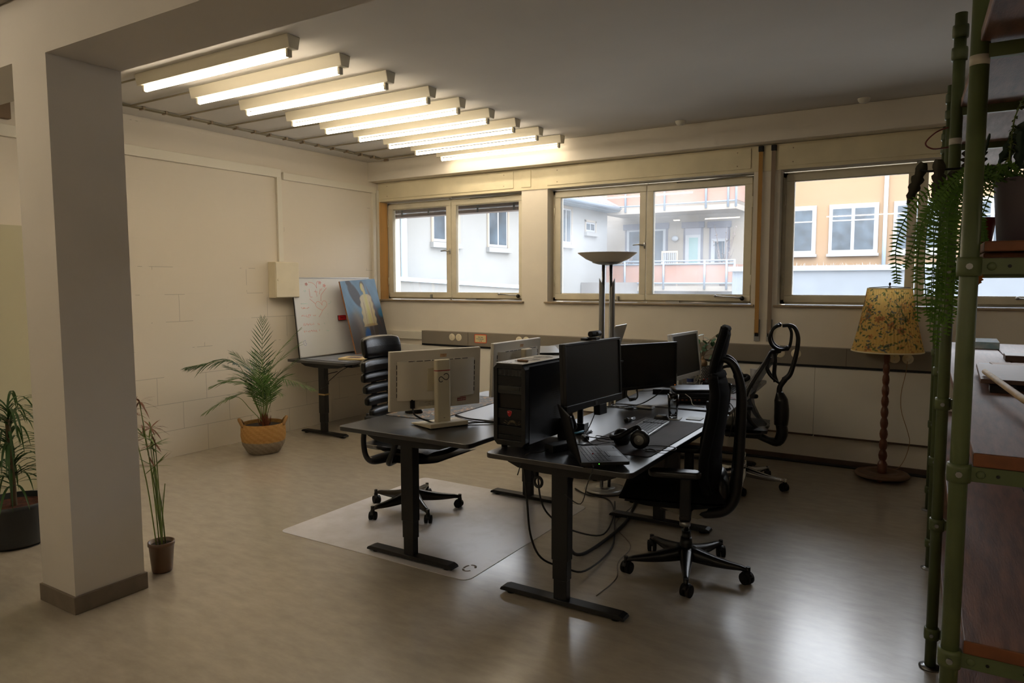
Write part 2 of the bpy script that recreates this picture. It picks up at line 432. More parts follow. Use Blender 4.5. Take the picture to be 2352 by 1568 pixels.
# windows
def window(n, x0, x1, pane_mat):
    r = bpy.data.objects.new('window_%d' % n, None); COL.objects.link(r); r['kind'] = 'structure'
    yf = YW+.12
    z0, z1 = ZS+.022, ZT-.012
    xm = (x0+x1)/2 + (.0 if n > 1 else -.02)
    F = MB(); w = .045
    F.box(x0, x1, yf+.01, yf+.09, z1-w, z1); F.box(x0, x1, yf+.01, yf+.09, z0, z0+w)
    F.box(x0, x0+w, yf+.01, yf+.09, z0, z1); F.box(x1-w, x1, yf+.01, yf+.09, z0, z1)
    obj('window_frame', F, M_frame, r, bev=.004)
    for k, (a, c) in enumerate(((x0+.035, xm), (xm+.008, x1-.035))):
        s = MB(); w = .068; ya, yb = yf-.014, yf+.04
        s.box(a, c, ya, yb, z1-w-.01, z1-.02); s.box(a, c, ya, yb, z0+.02, z0+w+.01)
        s.box(a, a+w, ya, yb, z0+w+.01, z1-w-.01); s.box(c-w, c, ya, yb, z0+w+.01, z1-w-.01)
        # glazing bead
        bi = .008
        s.box(a+w, c-w, ya+.012, yb-.01, z0+w+.01, z0+w+.01+bi); s.box(a+w, c-w, ya+.012, yb-.01, z1-w-.01-bi, z1-w-.01)
        so = obj('sash', s, M_frame, r, bev=.004)
        obj('pane', MB().box(a+w-.004, c-w+.004, yf+.02, yf+.024, z0+w, z1-w), pane_mat, so)
        hx = a+.006 if k == 0 else c-.006
        h = MB()
        for z in (z0+.22, z1-.24): h.cyl((hx-.012 if k == 0 else hx+.012, ya-.004, z-.05), (hx-.012 if k == 0 else hx+.012, ya-.004, z+.05), .007, 8)
        obj('hinge', h, M_frame, so)
    h = MB(); hx = xm-.012; zc = (z0+z1)/2-.02
    h.ball((hx, yf-.018, zc), .018, 12, 0, (.7,.3,1.9)); h.cyl((hx, yf-.015, zc), (hx, yf-.05, zc), .008, 10)
    h.tube([(hx,yf-.05,zc),(hx-.05,yf-.055,zc+.008),(hx-.11,yf-.05,zc+.004)], [.009,.008,.006], 8)
    obj('handle', h, M_alu, r)
    # espagnolette and crank
    h = MB(); h.cyl((xm+.25,yf-.02,z0+.005),(x1-.05,yf-.02,z0+.005),.006,8); h.box(xm+.22,xm+.36,yf-.028,yf-.008,z0,z0+.016)
    h.tube([(x1-.34,yf-.045,z0+.07),(x1-.12,yf-.04,z0+.055)],.006,8); h.ball((x1-.35,yf-.047,z0+.071),.013)
    h.ball((x1-.1,yf-.035,z0+.05),.022,12,1)
    h.box(xm-.012,xm+.018,yf-.026,yf-.012,z0-.012,z0+.012); h.box(xm-.3,xm-.28,yf-.04,yf-.012,z0+.012,z0+.06)
    h.box(xm-.012,xm+.018,yf-.026,yf-.012,z1-.008,z1+.012)
    h.cyl((x1-.75,yf-.024,z1-.018),(x1-.02,yf-.024,z1+.002),.005,8)
    obj('latch', h, [M_alu, M_black], r)
    sl = MB().box(x0-.03, x1+.03, YW-.03, YW+.125, ZS, ZS+.018)
    obj('window_sill', sl, M_sill, r, bev=.004)
for i, (a, c) in enumerate(W): window(i+1, a, c, M_glass if i == 2 else M_glassd if i == 1 else M_glass)

# wall trunking with sockets
YT = 6.645
t = thing('cable_trunking', 'long flat grey cable trunking running along the window wall below the sills', 'trunking', (0,YW,.965))
obj('channel', MB().box(-5.375, XR-.01, YT-YW, 0, -.078, .076), M_trunk, t, bev=.003)
obj('lip', MB().box(-5.375, XR-.01, YT-YW+.004, 0, -.096, -.079), M_black, t)
for x in (-4.7,-2.7,-.75): obj('joint_cover', MB().box(x-.002, x+.002, YT-YW-.001, YT-YW+.001, -.077, .075), M_skirt, t)
t = thing('cable_duct', 'short white cable duct between the corner and the grey trunking', 'duct', (0,YW,.94))
obj('duct_body', MB().box(XL+.01, -5.378, -.045, 0, -.01, .085), M_duct, t, bev=.003)
def socket(x, label, plug=False):
    s = thing('wall_socket', label, 'socket', (x, YT, .978), 0, 'round sockets on the grey trunking')
    Mr = Matrix.Rotation(PI/2, 3, 'X')
    obj('cover_plate', MB().lathe([(0,.004),(.036,.004),(.042,.001),(.042,-.0)], n=28, M=Mr), M_cream, s)
    obj('outlet', MB().lathe([(.021,.0045),(.021,.0008),(0,.0008)], n=20, M=Mr), M_cream, s)
    mb = MB()
    for dx in (-.0095,.0095): mb.cyl((dx,-.0015,0),(dx,-.0009,0),.0028,8)
    for dz in (-.018,.018): mb.box(-.003,.003,-.0055,-.0035,dz-.004,dz+.004)
    obj('contact', mb, M_alu if not plug else M_black, s)
    return s
lab = ['left socket of the pair near the corner, left of the orange bordered sign','right socket of the pair near the corner, nearest the orange bordered sign',
 'left socket of the pair right of the orange bordered sign','right socket of the pair right of the orange bordered sign',
 'socket mostly hidden behind the ring headrest of the far chair','cream socket just right of the ring headrest of the far chair',
 'left socket under the floral lamp shade, nothing plugged in','right socket under the floral lamp shade with the lamp plug in it']
for x, l in zip((-4.925,-4.83,-4.015,-3.925,-1.29,-1.155,-.388,-.29), lab): socket(x, 'cream round ' + l)
# orange bordered notice
t = thing('notice_sign', 'small cream notice with orange border and blue lettering on the grey trunking', 'sign', (-4.525, YT, .975))
obj('border', MB().plate(0,0,.165,.098,0,.0015,.012, M=Matrix.Rotation(PI/2,3,'X')), mat('sign_orange', rgb(214,84,44), .5), t)
obj('face', MB().plate(0,0,.148,.080,.0015,.002,.007, M=Matrix.Rotation(PI/2,3,'X')), mat('sign_cream', rgb(214,196,150), .5), t)
M_blue = mat('sign_blue_ink', rgb(52,100,130), .6)
mb = MB()
word_strokes(mb, -.030, .012, .0125, [5,4]); word_strokes(mb, -.058, -.007, .0125, [6,9])
obj('lettering', mb, M_blue, t)
mb = MB()
for k in range(22): mb.box(-.034+k*.0031,-.032+k*.0031,-.0028,-.002,-.0145,-.0115)
mb.cb((-.009,-.0025,-.028),(.007,.001,.009)); obj('fine_print', mb, M_blue, t)
obj('emblem', MB().lathe([(0,.0008),(.007,.0008)], c=(.012,-.0022,-.028), n=14, M=Matrix.Rotation(PI/2,3,'X')), mat('sign_red', rgb(190,100,70), .6), t)

# white radiator cover panels
for k, (a, c, l) in enumerate([(-5.9,-4.42,'white radiator cover panel under the first window, left of its seam'),(-4.415,-2.85,'white radiator cover panel behind the white monitors'),
      (-2.845,-1.0,'white radiator cover panel behind the mesh chairs'),(-.995,.9,'white radiator cover panel behind the floral floor lamp'),(.905,3.6,'white radiator cover panel seen through the green shelf')]):
    t = thing('radiator_cover', l, 'radiator cover', ((a+c)/2, YW, .27), 0, 'radiator cover panels along the window wall')
    h = (c-a)/2
    obj('front_panel', MB().box(-h-.002, h+.002, -.06, -.005, .0, .595), M_panel, t, bev=.004)
    obj('shadow_gap', MB().box(-h+.004, h-.004, -.05, 0, -.018, .001), M_skirt, t)
struct('baseboard_back', MB().box(-5.6, XR-.02, YW-.016, YW, 0, .058), M_skirt, bev=.003)
mb = MB().tube([(-5.6,6.66,.012),(-3,6.672,.012),(-1.6,6.668,.012),(-.9,6.676,.012),(.5,6.67,.012),(3.6,6.67,.012)], .012, 8, smooth_path=8)
single('floor_cable', mb, M_cable, 'thick black cable lying along the foot of the window wall', 'cable')

# shutter belts
for k, (x, cm, l) in enumerate([(-1.512, mat('belt_ochre', rgb(168,126,66), .7), 'ochre shutter belt between the second and third window, the left one'),
                                (-1.402, mat('belt_taupe', rgb(134,116,98), .7), 'taupe shutter belt between the second and third window, the right one')]):
    t = thing('shutter_belt', l, 'shutter belt', (x, YW, 1.08), 0, 'shutter belts between the windows')
    obj('belt', MB().box(-.018,.018,-.030,-.026,.06,1.72), cm, t)
    obj('belt_guide', MB().box(-.022,.022,-.036,0,1.69,1.74), M_black, t, bev=.004)
    obj('winder_plate', MB().box(-.026,.026,-.012,0,-.01,.19), M_alu, t, bev=.003)
    obj('slot', MB().box(-.015,.015,-.030,-.0125,.035,.068,0), M_black, t)

# left wall: surface duct and fuse box
t = thing('wall_duct', 'cream surface duct running along the left block wall and down to the fuse box', 'duct', (XL, 0, 0))
mb = MB().box(0,.03,-1.0,5.205,2.712,2.80).box(0,.03,5.235,6.66,2.70,2.775)
obj('duct_run', mb, M_duct, t, bev=.003)
obj('duct_drop', MB().box(.0,.028,5.15,5.21,1.835,2.75), M_duct, t, bev=.003)
t = thing('fuse_box', 'cream metal fuse box mounted on the left block wall', 'fuse box', (XL, 5.18, 1.455))
obj('housing', MB().box(0,.115,-.16,.155,0,.375), M_cream, t, bev=.006)
obj('door', MB().box(.115,.121,-.154,.149,.006,.369), M_cream, t, bev=.003)
obj('lock', MB().cyl((.121,-.125,.19),(.126,-.125,.19),.014,14), M_cream, t)
t = thing('wall_duct', 'thin white upright duct in the window corner of the left wall', 'duct', (XL, 6.62, 0))
obj('duct_run', MB().box(0,.03,-.02,.03,.80,2.70), M_duct, t, bev=.003)
# far left wall: beige dado and vent
t = thing('wall_panel', 'pale olive dado panel on the left wall seen left of the pillar', 'panel', (XL, 1.6, 0))
obj('board', MB().box(0,.012,-2.5,1.15,0,2.055), mat('dado_olive', rgb(196,190,160), .6), t)
t = thing('air_vent', 'small brown air vent high on the left wall at the photo edge', 'vent', (XL, 2.5, 2.84))
obj('vent_frame', MB().box(0,.05,-.35,.17,0,.17), mat('vent_brown', rgb(120,98,72), .6), t, bev=.004)
obj('vent_opening', MB().box(.05,.053,-.32,.03,.02,.15), M_skirt, t)

# ceiling fixtures -------------------------------------------------
M_tube = emis('fluorescent_tube', (1.0,.865,.67), 20.0)
M_house = mat('lamp_housing', rgb(216,208,186), .45)
M_holder = mat('lamp_holder', rgb(196,190,172), .5)
def ceiling_tube(x0, x1, y, label, group):
    L = x1-x0
    t = thing('ceiling_tube_light', label, 'ceiling light', ((x0+x1)/2, y, ZC), 0, group)
    h = L/2
    Mx = Matrix(((0,0,1),(1,0,0),(0,1,0)))
    prof = [(-.05,0),(-.034,-.075),(.034,-.075),(.05,0)]
    obj('housing', MB().prism([(p[0],p[1]) for p in prof], -h, h, M=Mx), M_house, t, bev=.004)
    for sx in (-1,1):
        obj('lamp_holder', MB().box(sx*(h-.045)-.011, sx*(h-.045)+.011, -.017,.017,-.118,-.074), M_holder, t, bev=.005)
    obj('tube', MB().cyl((-h+.055,0,-.104),(h-.055,0,-.104),.0135,16), M_tube, t)
    for f in (-.4,.25): obj('clip', MB().box(f*h-.008,f*h+.008,-.006,.006,-.082,-.075), M_holder, t)
    return t
ys = [2.995,3.41,3.845,4.31,4.69,5.11,5.53,5.95,6.385]
ordn = ['nearest the pillar','second from the pillar','third from the pillar','fourth from the pillar','middle one, fifth from the pillar','fourth from the window wall','third from the window wall','second from the window wall','last one, close to the window wall']
ordn[4] = 'fifth from the pillar, middle of the row'; ordn[3] = 'fourth from the pillar'
first = None
for y, o in zip(ys, ordn):
    l = 'cream batten light with lit fluorescent tube, ' + o
    if first is None: first = ceiling_tube(-4.90,-3.35,y,l,'fluorescent lights in a row on the ceiling')
    else: dup(first, (first.location.x, y, ZC), 0, l)
for k, (x, y) in enumerate([(-4.6,.75),(-4.6,.1),(-4.4,-.8),(-1.6,-2.6),(.6,-1.4),(2.6,-1.4),(.6,-2.8),(2.8,.5),(-4.6,-1.7),(-2.8,-.4),(5.0,.5),(3.2,2.9),(5.2,2.9)]):
    dup(first, (x, y, ZC), 0, 'cream batten light with lit tube behind the camera', 'lights behind the camera')
# surface cable along the ceiling and branches to each light
M_conduit = mat('ceiling_conduit', rgb(150,140,116), .6)
t = thing('ceiling_cable', 'thin beige surface cable along the ceiling edge with a branch to every tube light', 'cable', (-5.76, 4.5, ZC))
obj('main_run', MB().tube([(0,-2.6,-.012),(0,1.86,-.012)], .009, 6).tube([(.03,-2.6,-.012),(.03,1.9,-.012)], .006, 6), M_conduit, t)
for y in ys:
    obj('branch', MB().tube([(.0,y-4.5-.12,-.012),(.02,y-4.5-.03,-.02),(.12,y-4.5,-.012),(.84,y-4.5,-.012)], .007, 6, smooth_path=4), M_conduit, t)
    for dy in (.1,.3): obj('clip', MB().box(-.014,.045,y-4.5+dy-.009,y-4.5+dy+.009,-.026,0), M_sill, t)
for x, l in ((-2.159,'round white smoke detector on the ceiling above the second window'),(-.663,'round white smoke detector on the ceiling above the third window')):
    t = thing('smoke_detector', l, 'smoke detector', (x, 6.40, ZC), 0, 'smoke detectors on the ceiling')
    obj('casing', MB().lathe([(0,-.035),(.03,-.035),(.042,-.02),(.048,0)], n=20), M_duct, t)
t = thing('ceiling_cable', 'dark pipe along the beam face at the top left photo edge', 'pipe', (0,1.735,2.965))
obj('pipe_run', MB().tube([(XL+.05,-.01,0),(XR-.05,-.01,0)], .012, 8), M_trunk, t)
# ================================================================ DESKS
def desk(label, cx, cy, rz, Wd, Ln, zt, yl, top_mat, foot=.70, col_steps=True, xoff=0, group='black height adjustable desks', thick=.026):
    """desk with its long side along local y; yl = local y of the two columns"""
    t = thing('standing_desk', label, 'desk', (cx, cy, 0), rz, group)
    obj('tabletop', MB().plate(0, 0, Wd, Ln, zt-thick, zt, .035), top_mat, t, bev=.003)
    fr = MB(); zu = zt-thick
    for s in (-1, 1): fr.box(xoff+s*.13-.018, xoff+s*.13+.018, yl[0], yl[1], zu-.045, zu-.006)
    obj('frame_rail', fr, M_leg, t)
    for y in yl:
        # bracket under the top, tapering towards its ends
        P = [(-.30,-.006),(.30,-.006),(.30,-.022),(.24,-.045),(.10,-.055),(-.10,-.055),(-.24,-.045),(-.30,-.022)]
        Mx = Matrix(((1,0,0),(0,0,1),(0,1,0)))
        b = MB(); b.prism([(p[0]+xoff, p[1]+zu) for p in P], y-.03, y+.03, M=Mx)
        b.box(xoff-.30, xoff+.30, y-.03, y+.03, zu-.008, zu)
        obj('bracket', b, M_leg, t, bev=.002)
        l = MB()
        l.box(xoff-.0450, xoff+.0450, y-.030, y+.030, .235, zu-.05)
        lo = obj('leg', l, M_leg, t, bev=.004)
        obj('inner_stage', MB().box(xoff-.0405, xoff+.0405, y-.0262, y+.0262, .135, .236), M_leg, lo, bev=.003)
        obj('inner_stage', MB().box(xoff-.0365, xoff+.0365, y-.0225, y+.0225, .034, .136), M_leg, lo, bev=.003)
        f = MB(); h = foot/2
        P = [(-h,.016),(-h+.008,.028),(-h+.03,.036),(h-.03,.036),(h-.008,.028),(h,.016),(h-.004,.012),(-h+.004,.012)]
        f.prism([(p[0]+xoff, p[1]) for p in P], y-.034, y+.034, M=Mx)
        fo = obj('foot', f, M_leg, t, bev=.003)
        g = MB()
        for s in (-1, 1): g.cyl((xoff+s*(h-.055), y, 0), (xoff+s*(h-.055), y, .013), .024, 14)
        obj('glide', g, M_rubber, fo)
    return t
ZA, ZB2, ZC2, ZD = .748, .758, .748, .798
deskA = desk('black standing desk in front, holding the tower computer and open laptop', -1.607, 3.825, 0, .80, 1.70, ZA, (-.755,.64), M_desk)
deskB = desk('black standing desk with the two white monitors, beside the clear mat', -2.632, 3.845, 0, .96, 1.62, ZB2, (-.715,.64), M_deskB, .64)
deskC = desk('black standing desk at the right by the window wall, holding mug and glass', -1.70, 5.585, math.radians(4.2), .81, 1.72, ZC2, (-.74,.72), M_desk)
deskD = desk('black standing desk behind the tower computer, holding a grey laptop', -2.69, 5.66, 0, .90, 1.64, 1.03, (-.45,.70), M_deskB, .64)
deskW = desk('black desk in the corner against the block wall under the whiteboard', -5.62, 5.86, 0, .84, 1.37, ZD, (-.56,.5), M_desk, .64)
# handset, magnet clip and cable of the corner desk
mb = MB().tube([(.20,-.55,.69),(.05,-.58,.64),(.12,-.6,.56),(.0,-.6,.5),(.10,-.55,.60),(.25,-.55,.70),(.33,-.5,.75)], .004, 6, smooth_path=6)
obj('desk_cable', mb, M_cable, deskW)
obj('control_box', MB().box(.12,.38,-.52,-.30,.735,.772), M_black, deskW, bev=.004)
obj('handset', MB().box(.40,.424,-.45,-.35,.755,.772), M_alu, deskW, bev=.003)
obj('cable_tie', MB().box(-.049,.049,-.594,-.526,.43,.445), mat('tie_beige', rgb(170,140,90), .7), deskW)
obj('control_box', MB().box(-.12,.14,-.62,-.4,.685,.72), M_black, deskB, bev=.004)

# clear chair mat with a small logo mark
def mat_clear():
    m, nt, b = new_mat('clear_chair_mat'); L = nt.links
    tc = nt.nodes.new('ShaderNodeTexCoord')
    n = nt.nodes.new('ShaderNodeTexNoise'); n.inputs['Scale'].default_value = 2.2; n.inputs['Detail'].default_value = 7; n.inputs['Roughness'].default_value = .65
    L.new(tc.outputs['Object'], n.inputs['Vector'])
    r = nt.nodes.new('ShaderNodeValToRGB'); e = r.color_ramp.elements
    e[0].position = .28; e[0].color = (*rgb(204,199,197),1); e[1].position = .55; e[1].color = (*rgb(236,233,238),1)
    L.new(n.outputs['Fac'], r.inputs[0]); L.new(r.outputs[0], b.inputs['Base Color'])
    b.inputs['Roughness'].default_value = .38; b.inputs['Specular IOR Level'].default_value = .8; b.inputs['Coat Weight'].default_value = 1.0; b.inputs['Coat IOR'].default_value = 1.7; b.inputs['Coat Roughness'].default_value = .34
    return m
t = single('chair_mat', MB().plate(0,0,1.50,1.50,0,.0022,.05), mat_clear(), 'large pale translucent chair mat on the floor under the ribbed chair', 'chair mat', (-2.925, 3.80, .0005))
mb = MB()
for a0, a1 in ((20,120),(140,200),(215,330)):
    P = [(.030*math.cos(math.radians(a)), .045*math.sin(math.radians(a)), .0026) for a in range(a0, a1+1, 10)]
    mb.tube(P, .007, 6, flat=.05)
M_mark = mat('mat_mark', rgb(130,118,104), .6)
o = obj('printed_mark', mb, M_mark, t); o.location = (.66,-.60,0)

# ================================================================ CHAIRS
def star_base(t, ang0, r, m_arm, style, caster=.028, gas=(.30,.42), m_gas=None, hub=M_black):
    """five-star base: arms, casters, hub, gas lift.  ang0 in local degrees"""
    hb = MB().lathe([(0,.055),(.022,.055),(.034,.075),(.038,.125),(.034,.165),(.030,.20),(0,.20)], n=20)
    obj('hub', hb, m_arm, t)
    obj('gas_lift', MB().cyl((0,0,.19),(0,0,gas[0]),.026 if style=='chrome' else .022,18).cyl((0,0,gas[0]),(0,0,gas[1]),.0145,14), m_gas or M_steel, t)
    for k in range(5):
        a = math.radians(ang0+72*k); c, s_ = math.cos(a), math.sin(a)
        mb = MB(); n = 8; vs = []; fs = []
        for i in range(n+1):
            f = i/n; rr = .022+(r-.022)*f
            zt_ = .150-.055*f-.010*math.sin(PI*f)
            hh = .055*(1-f)+.018; w = .027*(1-f)+.0125
            if i == n: zt_ -= .006
            for dx, z in ((-w*.7,zt_),(w*.7,zt_),(w,zt_-hh*.5),(w*.8,zt_-hh),(-w*.8,zt_-hh),(-w,zt_-hh*.5)):
                vs.append((rr*c - dx*s_, rr*s_ + dx*c, z))
        for i in range(n):
            for j in range(6):
                l = (j+1) % 6; fs.append((i*6+j, i*6+l, i*6+6+l, i*6+6+j))
        fs.append((0,1,2,3,4,5)[::-1]); fs.append(tuple(n*6+j for j in range(6)))
        mb.add(vs, fs, 0, True)
        mb.cyl((r*c, r*s_, .052), (r*c, r*s_, .098), .012, 12)
        ar = obj('base_arm', mb, m_arm, t)
        cb = MB(); off = .016
        ca = a + (.7 if k % 2 else -.5)
        cx, cy = r*c - off*math.cos(ca)*.6, r*s_ - off*math.sin(ca)*.6
        ax = Vector((-math.sin(ca), math.cos(ca), 0))
        for sd in (-1, 1):
            A = Vector((cx,cy,caster)) + ax*sd*.005; B = Vector((cx,cy,caster)) + ax*sd*.024
            cb.cyl(A, B, caster, 20)
            cb.cyl(B, B+ax*sd*.002, caster*.75, 20)
        obj('caster', cb, M_rubber, ar)
        hd = MB().lathe([(.0135,-.02),(.0150,.02)], c=(r*c,r*s_,.05), n=10)
        P = [Vector((cx,cy,caster)) + Vector((math.cos(ca),math.sin(ca),0))*(caster*1.06*math.cos(b_)) + Vector((0,0,caster*1.06*math.sin(b_))) for b_ in [math.radians(q) for q in range(20,170,15)]]
        hd.tube(P, .0145, 8, flat=.25)
        obj('caster_hood', hd, M_black, ar)

# --- chair 1: ribbed leather chair (local +y = forwards)
def ribbed_chair():
    t = thing('office_chair', 'black leather office chair with stacked cushion ribs at the white monitors', 'chair', (-3.216,3.853,0), math.radians(-90))
    A0 = 39-(-90)
    star_base(t, A0, .335, mat('polished_dark_alu', rgb(60,57,54), .3, metal=.9), 'alu', m_gas=M_black, gas=(.30,.40))
    m = MB().box(-.10,.10,-.12,.14,.385,.425); obj('mechanism', m, M_black, t, bev=.012)
    m = MB().tube([(-.08,.04,.375),(-.28,.06,.365),(-.31,.06,.365)],[.007,.007,.014],8); obj('lever', m, M_black, t)
    # seat : padded shell with waterfall front
    def seat(u, v):
        x = (u-.5)*.52; y = -.22+.50*v + .16*max(0, v-.72)
        e = (1-(abs(2*u-1))**4)
        z = .47+.030*e+.025*math.sin(v*PI)*.2 - .22*max(0, v-.80)**1.6 + .03*(2*u-1)**2
        return (x*(1-.10*max(0,v-.7)/.3), y, z)
    m = MB().grid(seat, 16, 22); m.grid(lambda u, v: (seat(1-u,v)[0]*.98, seat(1-u,v)[1], seat(1-u,v)[2]-.065*(1-.55*v*v)*(1-(2*u-1)**6)-.004), 16, 22)
    obj('seat', m, M_leather, t)
    sh = MB().grid(lambda u, v: ((u-.5)*.46, -.20+.60*v, .405-.0*v+.05*(v**3)), 8, 10)
    sh.grid(lambda u, v: ((.5-u)*.46, -.20+.60*v, .392+.05*(v**3)), 8, 10); obj('seat_shell', sh, M_black, t)
    pp = [((u-.5)*.52,-.22,.48) for u in (0,1)]
    # rib cushions
    def rib(zc, h, w, yc, d, tilt, wing=0, nm='back_cushion'):
        def f(u, v):
            a = 2*PI*v
            u = .5-.5*math.cos(PI*(.04+.92*u))*1.008; u = min(1,max(0,u))
            x = (u-.5)*w; e = max(0,1-abs(2*u-1)**4)**.5
            bow = .045*(2*u-1)**2 + wing*(abs(2*u-1)**3)
            py = d*.5*math.cos(a); pz = h*.5*math.sin(a)
            # rounded-box section
            py = math.copysign(abs(math.cos(a))**.7, math.cos(a))*d*.5; pz = math.copysign(abs(math.sin(a))**.7, math.sin(a))*h*.5
            k = .35+.65*e
            q = RX(tilt) @ Vector((0, py*k, pz*(.6+.4*e)))
            return (x, yc+bow+q.y, zc+q.z)
        mm = MB().grid(f, 18, 16)
        for uu in (0, 1):
            n0 = len(mm.v); mm.v += [f(uu, j/16) for j in range(16)]; ff = [n0+j for j in range(16)]
            mm.f.append(ff if uu == 0 else ff[::-1]); mm.m.append(0); mm.s.append(True)
        return obj(nm, mm, M_leather, t)
    rib(1.155,.165,.38,-.315,.085,.20,nm='headrest')
    rib(1.03,.10,.50,-.295,.085,.10,.03)
    for k, z in enumerate((.948,.868,.788,.708,.628)):
        rib(z, .073, .47-.008*k, -.285+.012*k+(.008*k if k>2 else 0), .075, .05)
    rib(.555,.07,.42,-.225,.07,0)
    sp = MB().tube([(0,-.20,.40),(0,-.30,.43),(0,-.345,.6),(0,-.35,.85),(0,-.36,1.15)],[.03,.03,.028,.026,.02],10,smooth_path=6,flat=.5)
    obj('back_spine', sp, M_black, t)
    rb = MB()
    for z in (.66,.75,.83,.91,.99): rb.box(-.09,.09,-.352,-.325,z-.012,z+.012)
    obj('back_bar', rb, M_black, t, bev=.004)
    for sx in (-1, 1):
        ar = MB().tube([(sx*.20,-.05,.40),(sx*.30,-.10,.40),(sx*.315,-.15,.45),(sx*.315,-.16,.58),(sx*.315,-.10,.665),(sx*.315,.06,.68),(sx*.315,.16,.665),(sx*.315,.10,.50),(sx*.305,.05,.41),(sx*.20,.02,.40)], .019, 10, smooth_path=6)
        a = obj('armrest', ar, M_black, t)
        obj('arm_pad', MB().plate(sx*.315,.0,.075,.27,.685,.715,.035), M_rubber, a, bev=.01, seg=3)
    return t
ribbed_chair()

# --- chair 2: tall black fabric chair seen in profile
def tall_chair():
    cx, cy = -1.208, 3.80
    t = thing('office_chair', 'tall black fabric office chair with headrest at the front desk', 'chair', (cx, cy, 0), math.radians(106))
    star_base(t, 0-106, .34, M_black2, 'plain', caster=.033, gas=(.22,.36), m_gas=M_steel)
    obj('gas_sleeve', MB().cyl((0,0,.17),(0,0,.235),.026,18), M_black2, t)
    # seat pad
    def seat(u, v):
        x = (u-.5)*.50; y = -.20+.55*v
        e = 1-abs(2*u-1)**5; f = 1-abs(2*v-1)**6
        return (x*(1-.08*abs(2*v-1)**3), y, .460+.075*e*f**.5+.012*(2*u-1)**2)
    m = MB().grid(seat, 18, 18); m.grid(lambda u, v: (seat(1-u,v)[0], seat(1-u,v)[1], .460-.065*(1-abs(2*u-1)**4)*(1-abs(2*v-1)**4)), 18, 18)
    obj('seat', m, M_mesh, t)
    # curved padded back
    pr = [(-.105,.52,.10),(-.085,.60,.10),(-.095,.70,.085),(-.125,.82,.07),(-.150,.93,.06),(-.160,1.03,.055),(-.150,1.12,.05)]
    def interp(P, v):
        x = v*(len(P)-1); i = min(int(x), len(P)-2); f = x-i; f = f*f*(3-2*f)
        return [P[i][k]+(P[i+1][k]-P[i][k])*f for k in range(len(P[0]))]
    def back(sd):
        def f(u, v):
            y, z, d = interp(pr, v); w = .225+.02*math.sin(v*PI)-.055*v**3; x = (u-.5)*2*w
            e = (1-abs(2*u-1)**4)*(1-abs(2*v-1)**10)
            yy = y + .055*(2*u-1)**2
            return (x, yy-d*.5+sd*d*.5*(.25+.75*e) if e > 0 else yy-d*.5, z)
        return f
    m = MB().grid(back(1), 16, 24); fb = back(-1); m.grid(lambda u, v: fb(1-u, v), 16, 24)
    m.tube([back(1)(k/16,0) for k in range(17)], .022, 8).tube([back(1)(k/16,1) for k in range(17)], .022, 8)
    for uu in (0, 1): m.tube([((uu-.5)*2*(.225+.02*math.sin(q/20*PI)-.055*(q/20)**3), interp(pr,q/20)[0]+.05-interp(pr,q/20)[2]*.5, interp(pr,q/20)[1]) for q in range(21)], .026, 8)
    obj('backrest', m, M_mesh, t)
    lb = MB().ball((0,-.175,.50),.12,18,0,(1.35,.42,.9)); obj('lumbar_cushion', lb, M_leather, t)
    hd = MB()
    hp = [(-.115,1.10,.048),(-.118,1.16,.056),(-.132,1.22,.058),(-.150,1.28,.054),(-.172,1.335,.042),(-.19,1.365,.02)]
    def head(sd):
        def f(u, v):
            y, z, d = interp(hp, v); w = .14-.03*v; e = (1-abs(2*u-1)**4)
            return ((u-.5)*2*w, y+.02*(2*u-1)**2-d*.5+sd*d*.5*e, z)
        return f
    hd.grid(head(1), 14, 14); fh = head(-1); hd.grid(lambda u, v: fh(1-u, v), 14, 14)
    hd.tube([head(0)(k/14,1) for k in range(15)], .016, 8).tube([head(0)(k/14,0) for k in range(15)], .02, 8)
    for uu in (0,1): hd.tube([head(0)(uu,k/10) for k in range(11)], .020, 8)
    obj('headrest', hd, M_mesh, t)
    fr = MB()
    for sx in (-.075, .075):
        fr.tube([(sx,-.165,1.205),(sx,-.20,1.200),(sx,-.235,1.165),(sx,-.262,1.09),(sx,-.275,.98),(sx,-.272,.80),(sx,-.262,.60),(sx,-.25,.47),(sx,-.205,.395),(sx*.9,-.12,.365),(sx*.6,.0,.355)],
            [.014,.018,.021,.023,.025,.026,.028,.030,.030,.028,.024], 12, smooth_path=6)
    fr.box(-.08,.08,-.285,-.25,.62,.70)
    obj('back_frame', fr, M_black, t)
    m_gm = mat('grey_mechanism', rgb(120,116,108), .45, metal=.5)
    mc = MB()
    Mx = Matrix(((0,0,1),(1,0,0),(0,1,0)))
    P = [(.20,.405),(.12,.375),(.03,.345),(-.06,.33),(-.10,.345),(-.115,.40),(-.06,.41),(-.03,.375),(.02,.375),(.10,.405)]
    for sx in (-.085, .065): mc.prism(P, sx, sx+.02, M=Mx)
    for sx in (-.092, .078): mc.cyl((sx-.002,.015,.355),(sx+.016,.015,.355),.020,16)
    obj('mechanism', mc, m_gm, t, bev=.003)
    obj('mechanism_box', MB().box(-.06,.06,-.10,.14,.355,.41), M_black2, t, bev=.01)
    lv = MB().tube([(.09,.10,.385),(.20,.17,.375),(.23,.19,.375)], .008, 8); lv.ball((.245,.195,.36),.03,12,0,(.7,.7,1.2)); obj('lever', lv, M_black, t)
    for sx in (-1, 1):
        ar = MB().box(sx*.285-.014, sx*.285+.014, -.028,.028,.40,.61).box(sx*.10, sx*.299, -.03,.03,.385,.41)
        a = obj('armrest', ar, M_black, t, bev=.008)
        obj('arm_pad', MB().plate(sx*.285,.055,.085,.27,.612,.648,.04), M_leather, a, bev=.012, seg=3)
        obj('height_button', MB().cyl((sx*.285,0,.36),(sx*.285,0,.386),.028,14), M_steel, a)
    return t
tall_chair()

